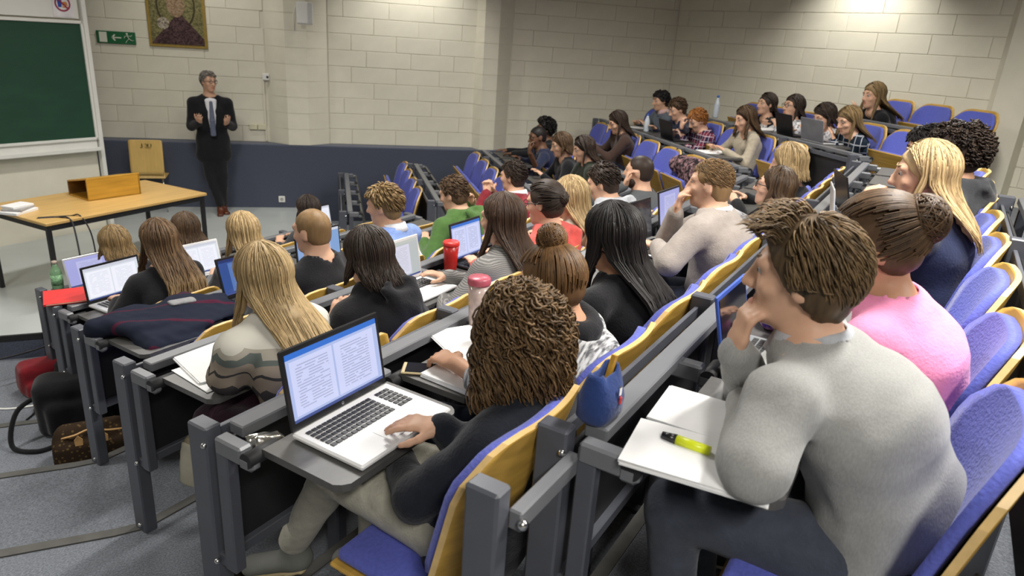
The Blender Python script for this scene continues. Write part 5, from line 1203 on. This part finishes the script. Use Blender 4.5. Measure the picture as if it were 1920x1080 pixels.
# ------------------------------------------------------------------ the audience
def loc_of(k, blk, seat, x, y, hz):
    q = atz(x, y, T(k)+hz)
    if blk == 'C': return np.array([q@U-seat, RV(k)+.60-q@V, hz])
    return np.array([q[1]-seat, FX[k]+.60-q[0], hz])
def sit(label, k, blk, i, px, py, hz, **P):
    if blk == 'C': su = US[k]+.3+PITCHS*i+P.get('du', 0); o = uv(su, RV(k)+.60, T(k)); rz = _A
    else: su = FS[k]+.265+PITCHS*i+P.get('du', 0); o = np.array([FX[k]+.60, su, T(k)]); rz = math.pi/2
    P['head'] = loc_of(k, blk, su, px, py, hz)
    for a in ('armL', 'armR'):
        if a in P and 'px' in P[a]: P[a] = dict(P[a]); P[a]['w'] = loc_of(k, blk, su, *P[a]['px'])
    if 'hip' not in P:
        hx = np.clip(P['head'][0]*.35, -.1, .1); P['hip'] = (hx, -.02, .535)
    return person(label, 'students in the lecture hall', o, rz, P)
LAP = dict(w=(-.05, .22, .60), show=False); LAPR = dict(w=(.05, .22, .60), show=False)
def sitters():
    # front row
    sit('student with light brown bob seen from behind in the front row', 1, 'C', 0, 215, 458, 1.10, hair='bob', hlen=.10, hairm=H_DBLOND, topm=K_BLACK, fem=True, lod=1, pitch=12, face=False)
    sit('student with wavy brown hair and oat top in the front row', 1, 'C', 1, 347, 430, 1.10, hair='wavy', hlen=.26, hairm=H_BR, topm=K_OAT, fem=True, lod=1, pitch=5, face=False)
    sit('student with dark hair half hidden behind cropped-haired man', 1, 'C', 3, 577, 394, 1.10, hair='bob', hlen=.07, hairm=H_DBR, topm=K_CHAR, fem=True, lod=1, pitch=5, face=False)
    # second row
    sit('student with long ombre hair and black top typing on laptop', 2, 'C', 0, 297, 452, 1.16, hair='long', hlen=.36, wave=.012, hairm=H_OMB, topm=K_BLACK, fem=True, lod=1, pitch=8, armL=dict(px=(225, 563, .79), fd=(.2, 1, 0), curl=.5), face=False)
    sit('student with streaked blonde ponytail and grey top', 2, 'C', 1, 455, 436, 1.14, hair='long', hlen=.20, hairm=H_BLOND, topm=K_GREY, fem=True, lod=1, pitch=10, yaw=-5, armL=dict(px=(400, 522, .80), curl=.4), face=False)
    # third row
    sit('man with cropped hair and black T-shirt watching a laptop', 3, 'C', 1, 585, 434, 1.17, hair='buzz', hthk=.006, hairm=H_LBR, topm=K_BLACK, lod=1, hc=.0125, pitch=6, yaw=8, armR=dict(w=(.12, .3, .78)), face=False)
    sit('blond man in light blue shirt with white collar', 3, 'C', 2, 720, 386, 1.18, hair='short', hlen=.055, lift=.02, hairm=H_DBLOND, topm=K_LBLUE, collar=K_WSHIRT, lod=1, pitch=12, yaw=18, face=False)
    sit('man in green hoodie leaning his head on one hand', 3, 'C', 4, 850, 364, 1.10, hair='short', hlen=.035, hairm=H_BR, topm=K_GREEN, hood=True, lod=1, pitch=18, yaw=5, armR=dict(w=(.17, .20, 1.0), e=(.27, .28, .79), fd=(-.3, -.2, 1), pn=(-1, 0, .2), curl=.9), armL=dict(w=(-.22, .30, .775)), bulk=.02)
    sit('man in dark red sweater with hands clasped at his mouth', 3, 'C', 5, 962, 331, 1.13, hair='short', hlen=.03, hairm=H_DBR, topm=K_RED, collar=K_WSHIRT, lod=1, pitch=6, du=.12, armL=dict(px=(913, 362, .98), fd=(.3, .2, 1), pole=(-.6, .3, -1), curl=1.0), armR=dict(px=(925, 360, .98), fd=(-.3, .2, 1), pole=(.6, .3, -1), curl=1.0))
    # fourth row
    sit('student with long blonde hair in patterned knit sweater', 4, 'C', 0, 492, 522, 1.10, hair='long', hlen=.34, hairm=H_BLOND, topm=K_NORDIC, fem=True, lod=0, hb=.012, hsh=.009, pitch=10, bulk=.024, armL=dict(w=(.03, .32, .785), e=(-.20, .175, .79), show=False), armR=dict(w=(.10, .32, .785)), legs=True, legR=dict(k=(-.0, .42, .60), a=(-.10, .50, .36), toe=(-.05, .12, -1), dn=(-.9, -.3, 0)), legL=dict(k=(-.12, .40, .50), a=(-.06, .36, .10)), shoem=pm('beige_sneaker', (.40, .34, .23), rough=.6), legm=cloth('wine_trousers', (.035, .012, .022)), solem=pm('cream_sole', (.62, .58, .45)), face=False)
    sit('student with dark bob in black hooded sweatshirt', 4, 'C', 1, 690, 482, 1.06, hair='bob', hlen=.11, sides=2.0, hairm=H_DBR, topm=K_BLACK, hood=True, fem=True, lod=0, hb=.012, pitch=14, bulk=.022, face=False)
    sit('student with long dark brown hair in striped grey knit', 4, 'C', 2, 940, 412, 1.14, hair='long', hlen=.30, hairm=H_OMB2, topm=K_STRIPE, fem=True, lod=0, hb=.011, pitch=5, bulk=.018, armL=dict(px=(835, 562, .72), show=False, pole=(-1, -.4, -.5)), face=False)
    sit('student with glasses, dark pinned hair and coral hoodie', 4, 'C', 3, 1022, 382, 1.14, hair='bun', bunp=(0, -.10, .03), bunr=.035, hairm=H_DBR, topm=K_CORAL, hood=True, glasses=True, fem=True, lod=1, pitch=10, bulk=.016)
    sit('student with straight blonde hair behind the coral hoodie', 4, 'C', 4, 1068, 372, 1.10, hair='long', hlen=.30, hairm=H_BLOND, topm=cloth('cream_cloth', (.5, .44, .36)), fem=True, lod=1, pitch=12, face=False)
    sit('dark-haired man in light grey hoodie bent over his desk', 4, 'C', 5, 1130, 342, 1.10, hair='short', hlen=.04, hairm=H_DBR, topm=K_LGREY, hood=True, lod=1, pitch=20, yaw=4, bulk=.02)
    sit('bearded man with hand at his mouth in dark grey T-shirt', 4, 'C', 6, 1198, 322, 1.10, hair='buzz', hthk=.009, beard=True, hairm=H_DBR, topm=K_BEARDTEE, lod=1, pitch=2, yaw=8, armL=dict(px=(1172, 348, 1.0), fd=(.2, -.1, 1), pn=(.3, -1, 0), pole=(-.7, .4, -1), curl=1.0))
    # fifth row
    sit('student with curly brown hair using the open silver laptop', 5, 'C', 0, 968, 640, 1.03, hair='curly', hthk=.030, hlen=.20, hairm=H_CURL, topm=cloth('black_cardigan', (.012, .014, .020)), fem=True, lod=0, hb=.0062, ht=.014, hsh=.009, pitch=14, yaw=5, bulk=.018, sw=.17, bend=.03, hem=.07,
        armR=dict(px=(828, 800, .80), fd=(-.35, 1, -.04), pn=(0, .05, -1), curl=.22, pole=(.7, -.6, -.6)), armL=dict(w=(.02, .24, .63), e=(-.13, .06, .66), show=False), legs=True, legm=K_STONE, shoem=pm('grey_shoe', (.16, .165, .15), rough=.7), solem=pm('tan_sole', (.45, .36, .2)),
        legL=dict(k=(-.05, .42, .545), a=(-.02, .65, .15), toe=(-.5, .75, -.15)), legR=dict(k=(.13, .40, .535), a=(.12, .44, .11), toe=(.1, 1, -.1)), face=False)
    sit('student with high bun in black and marl grey sweater', 5, 'C', 1, 1033, 532, 1.05, hair='bun', bunp=(.01, -.03, .135), bunr=.042, hairm=H_BUN, topm=K_MARL, skin=SK2, scarf=K_BLACK, fem=True, lod=0, hb=.0070, pitch=18, yaw=10, bulk=.024, ncut=.04, armL=dict(w=(-.205, .275, .79), e=(-.30, .03, .80), fd=(.25, 1, -.05), pn=(.2, 0, -1), curl=.5, pole=(-.8, -.5, -.7), sleeve=.55))
    sit('student with very long black hair', 5, 'C', 2, 1145, 447, 1.08, hair='long', hlen=.52, sides=2.2, stw=1.0, hairm=H_BK, topm=K_BLACK, skin=SK2, fem=True, lod=0, hb=.012, pitch=8, hthk=.018, face=False)
    sit('man in taupe sweater and white collar with hand at his mouth', 5, 'C', 4, 1332, 345, 1.14, hair='short', hlen=.022, lift=.004, hthk=.008, hairm=H_LBR, topm=K_TAUPE, collar=K_WSHIRT, lod=0, pitch=4, yaw=4, build=1.12, bulk=.016, armR=dict(w=(-.045, .205, .985), e=(.10, .27, .80), fd=(-.08, -.15, 1), pn=(.2, -1, 0), curl=.7), armL=dict(w=(-.085, .26, .80), e=(-.33, .12, .80), fd=(.3, 1, 0), curl=.4), sdrop=.04)
    sit('student with glasses and brown hair in patterned white top', 5, 'C', 6, 1452, 352, 1.01, hair='long', hlen=.16, hairm=H_BR, topm=K_PRINT, glasses=True, fem=True, lod=1, pitch=-4, yaw=4)
    sit('student with pinned blonde hair and black top', 5, 'C', 7, 1476, 308, 1.07, hair='bob', hlen=.10, hthk=.024, hairm=H_BLOND, topm=K_BLACK, fem=True, lod=1, pitch=10, face=False)
    # sixth row
    sit('man in light grey sweater resting his chin on his hand', 6, 'C', 0, 1505, 518, 1.09, hair='short', hlen=.060, hthk=.022, lift=.009, quiff=True, hairm=hairmat('hair_tousled_brown', (.028, .018, .010), (.27, .175, .085)), topm=K_HEATH, collar=K_LGREY, lod=0, hb=.0062, hc=.0100, pitch=4, yaw=2, hs=1.02, build=1.10, bulk=.016, bend=.07, hip=(.03, -.02, .535), nape=.10,
        sdrop=.035, sw=.20, armR=dict(w=(.000, .350, .900), e=(.12, .31, .755), fd=(.10, -.12, 1), pn=(.55, -.85, .0), curl=.62), armL=dict(w=(-.02, .30, .79), e=(-.27, .225, .785), show=False), legm=K_DARKTR, legs=True)
    sit('student in pink shirt with messy brown updo', 6, 'C', 1, 1642, 458, 1.09, hair='bun', bunp=(.0, -.10, .055), bunr=.058, hthk=.018, hairm=H_BR, topm=K_PINK, lod=0, pitch=14, yaw=6, fem=True, build=1.12, bulk=.014, hs=1.03, skin=SK2)
    sit('student with long blonde hair and navy sweater, hands clasped', 6, 'C', 3, 1732, 328, 1.14, hair='long', hlen=.26, hairm=H_BLOND, topm=K_NAVY, fem=True, lod=0, pitch=8, yaw=8, armL=dict(w=(.03, .25, .965), e=(-.13, .26, .785), fd=(.3, .0, 1), pn=(1, -.2, 0), curl=.8), armR=dict(w=(.125, .25, .965), e=(.28, .26, .785), fd=(-.3, .0, 1), pn=(-1, -.2, 0), curl=.8))
    sit('student with curly black hair and charcoal hoodie', 6, 'C', 5, 1792, 288, 1.14, hair='afro', hthk=.035, hairm=H_DBR, topm=K_CHAR, hood=True, lod=1, pitch=6, yaw=5, skin=SK2)
    sit('dark-haired student in burgundy with hand on forehead', 6, 'C', 6, 1738, 278, 1.10, hair='short', hlen=.05, hairm=H_BK, topm=K_BURG, lod=1, pitch=22, yaw=5, skin=SK2, armL=dict(px=(1682, 332, 1.10), fd=(.2, -.2, 1), pn=(.3, -1, 0), pole=(-.6, .4, -1), curl=.9))
    # far wing
    sit('man in navy polo shirt with fist at his mouth', 3, 'F', 3, 1008, 257, 1.08, hair='buzz', hthk=.007, hairm=H_BK, skin=SK3, topm=K_NAVY, lod=2, pitch=14, yaw=6, du=-.1, armL=dict(px=(993, 285, .98), fd=(.3, 0, 1), pn=(0, -1, 0), pole=(-.7, .3, -1), curl=1., sleeve=.0), hs=1.06, legs=False)
    sit('student with dark braids behind the man in navy', 3, 'F', 4, 1022, 242, 1.12, hair='afro', hthk=.02, hairm=H_BK, skin=SK3, topm=K_BLACK, lod=2, pitch=5, hs=1.06)
    sit('student with brown hair and low black neckline', 3, 'F', 1, 1052, 272, 1.10, hair='long', hlen=.12, hairm=H_BR, topm=K_BLACK, fem=True, lod=2, pitch=16, vneck=.10, du=.12, hs=1.06)
    sit('student with dark hair in dark green top', 3, 'F', 0, 1094, 280, 1.16, hair='long', hlen=.16, hairm=H_DBR, topm=K_DGREEN, fem=True, lod=2, pitch=18, hs=1.04)
    sit('student with long dark fringe hair in brown cardigan writing', 4, 'F', 3, 1158, 230, 1.09, hair='long', hlen=.20, hairm=H_DBR, topm=K_BROWN, fem=True, lod=2, pitch=24, hs=1.06, armL=dict(w=(-.10, .36, .80)))
    sit('dark-haired man in grey-blue shirt by the corner', 5, 'F', 5, 1239, 189, 1.10, hair='short', hlen=.05, hairm=H_BK, topm=K_BLGREY, collar=cloth('pink_collar', (.55, .40, .42)), lod=2, pitch=12, hs=1.04)
    sit('man in navy pullover with chin on his fist', 5, 'F', 4, 1270, 205, 1.05, hair='short', hlen=.05, hairm=H_BR, topm=K_NAVY, lod=2, pitch=24, hs=1.06, armL=dict(px=(1272, 236, .95), fd=(.1, 0, 1), pn=(0, -1, 0), pole=(-.6, .3, -1), curl=1.))
    sit('ginger student in red and navy plaid shirt', 5, 'F', 3, 1308, 226, .97, hair='short', hlen=.06, hairm=H_GING, topm=K_PLAIDR, lod=2, pitch=30, hs=1.06)
    sit('student with wavy brown hair and beige cardigan', 5, 'F', 1, 1397, 223, 1.10, hair='wavy', hlen=.22, hairm=H_BR, topm=K_BEIGE, fem=True, lod=2, pitch=18, vneck=.12, du=.1, hs=1.04)
    sit('student in black top with dark hair swept back', 6, 'F', 4, 1437, 196, .98, hair='long', hlen=.20, sides=1.3, hairm=H_DBR, topm=K_BLACK, fem=True, lod=2, pitch=0, vneck=.10, hs=1.05)
    sit('student with glasses and dark hair in white printed top', 6, 'F', 3, 1487, 201, 1.00, hair='long', hlen=.16, hairm=H_DBR, topm=K_PRINT, glasses=True, fem=True, lod=2, pitch=-4, hs=1.08)
    sit('student with dark fringe bent over a black laptop', 6, 'F', 2, 1546, 219, .96, hair='bob', hlen=.13, fringe=.012, hairm=H_DBR, topm=K_PRINT, fem=True, lod=2, pitch=26, hs=1.10)
    sit('blonde student in navy checked shirt typing on grey laptop', 6, 'F', 1, 1591, 226, .98, hair='long', hlen=.22, hairm=H_DBLOND, topm=K_PLAIDN, fem=True, lod=1, pitch=22, du=.08, hs=1.08, legs=True)
    sit('student with long blonde hair alone in the top row', 7, 'F', 2, 1637, 180, .985, hair='long', hlen=.26, hairm=H_DBLOND, topm=K_BLACK, fem=True, lod=2, pitch=6, vneck=.12, hs=1.10)
def lecturer():
    # stands with his back against the ledge, feet crossed in front of it
    o = np.array([-1.50, 9.58, 0.0]); rz = math.radians(180+12)
    q = dict(head=(.0, .04, 1.66), yaw=28, pitch=4, hip=(0, -.03, .95), N=(0, .0, 1.47), bend=.0, lod=1, hair='short', hlen=.05, hthk=.012, fringe=-.022, hairm=H_GREY, topm=K_SUIT, topn='suit_jacket', hem=.20, build=1.08, glasses=True, bulk=.016, fold=.003,
             armR=dict(w=(-.13, .24, 1.20), fd=(-.15, .75, .5), pn=(.6, -.2, .8), pole=(.9, -.3, -.8), curl=.35), armL=dict(w=(.14-.28+.28, .24, 1.20)), sw=.195, cuff=K_WSHIRT,
             legR=dict(k=(.07, .03, .50), a=(-.02, .10, .09), toe=(.15, 1, -.1)), legL=dict(k=(-.07, .05, .50), a=(-.06, .02, .09), toe=(-.2, 1, -.1)), legm=cloth('black_trousers', (.013, .013, .015)), shoem=pm('brown_leather_shoe', (.10, .028, .012), rough=.3), solem=M_BLACK, legs=True, s=1.0)
    q['armR'] = dict(w=(.15, .26, 1.19), fd=(.05, .7, .6), pn=(-.5, -.3, .8), pole=(.35, -.5, -1), curl=.3)
    q['armL'] = dict(w=(-.15, .26, 1.17), fd=(-.05, .7, .6), pn=(.5, -.3, .8), pole=(-.35, -.5, -1), curl=.3)
    p = person('grey-haired lecturer in dark suit leaning on the carpeted ledge', None, o, rz, q)
    f = Field((-.12, .02, 1.02), (.12, .22, 1.52), .009); f.ecap((0, .145, 1.08), (0, .105, 1.44), (.030, .018), (.070, .03), (1, 0, 0)); v, fc = f.mesh(); pyobj('shirt', v, fc, K_WSHIRT, p)
    f = Field((-.08, .06, .98), (.08, .24, 1.5), .007); f.ecap((0, .168, 1.02), (0, .160, 1.20), (.034, .010), (.034, .010), (1, 0, 0), k=.01); f.ecap((0, .160, 1.20), (0, .138, 1.425), (.034, .010), (.019, .012), (1, 0, 0), k=.01); v, fc = f.mesh(); pyobj('tie', v, fc, pm('slate_blue_tie', (.095, .11, .165), rough=.5, var=.25, scale=140), p)
lecturer()
sitters()
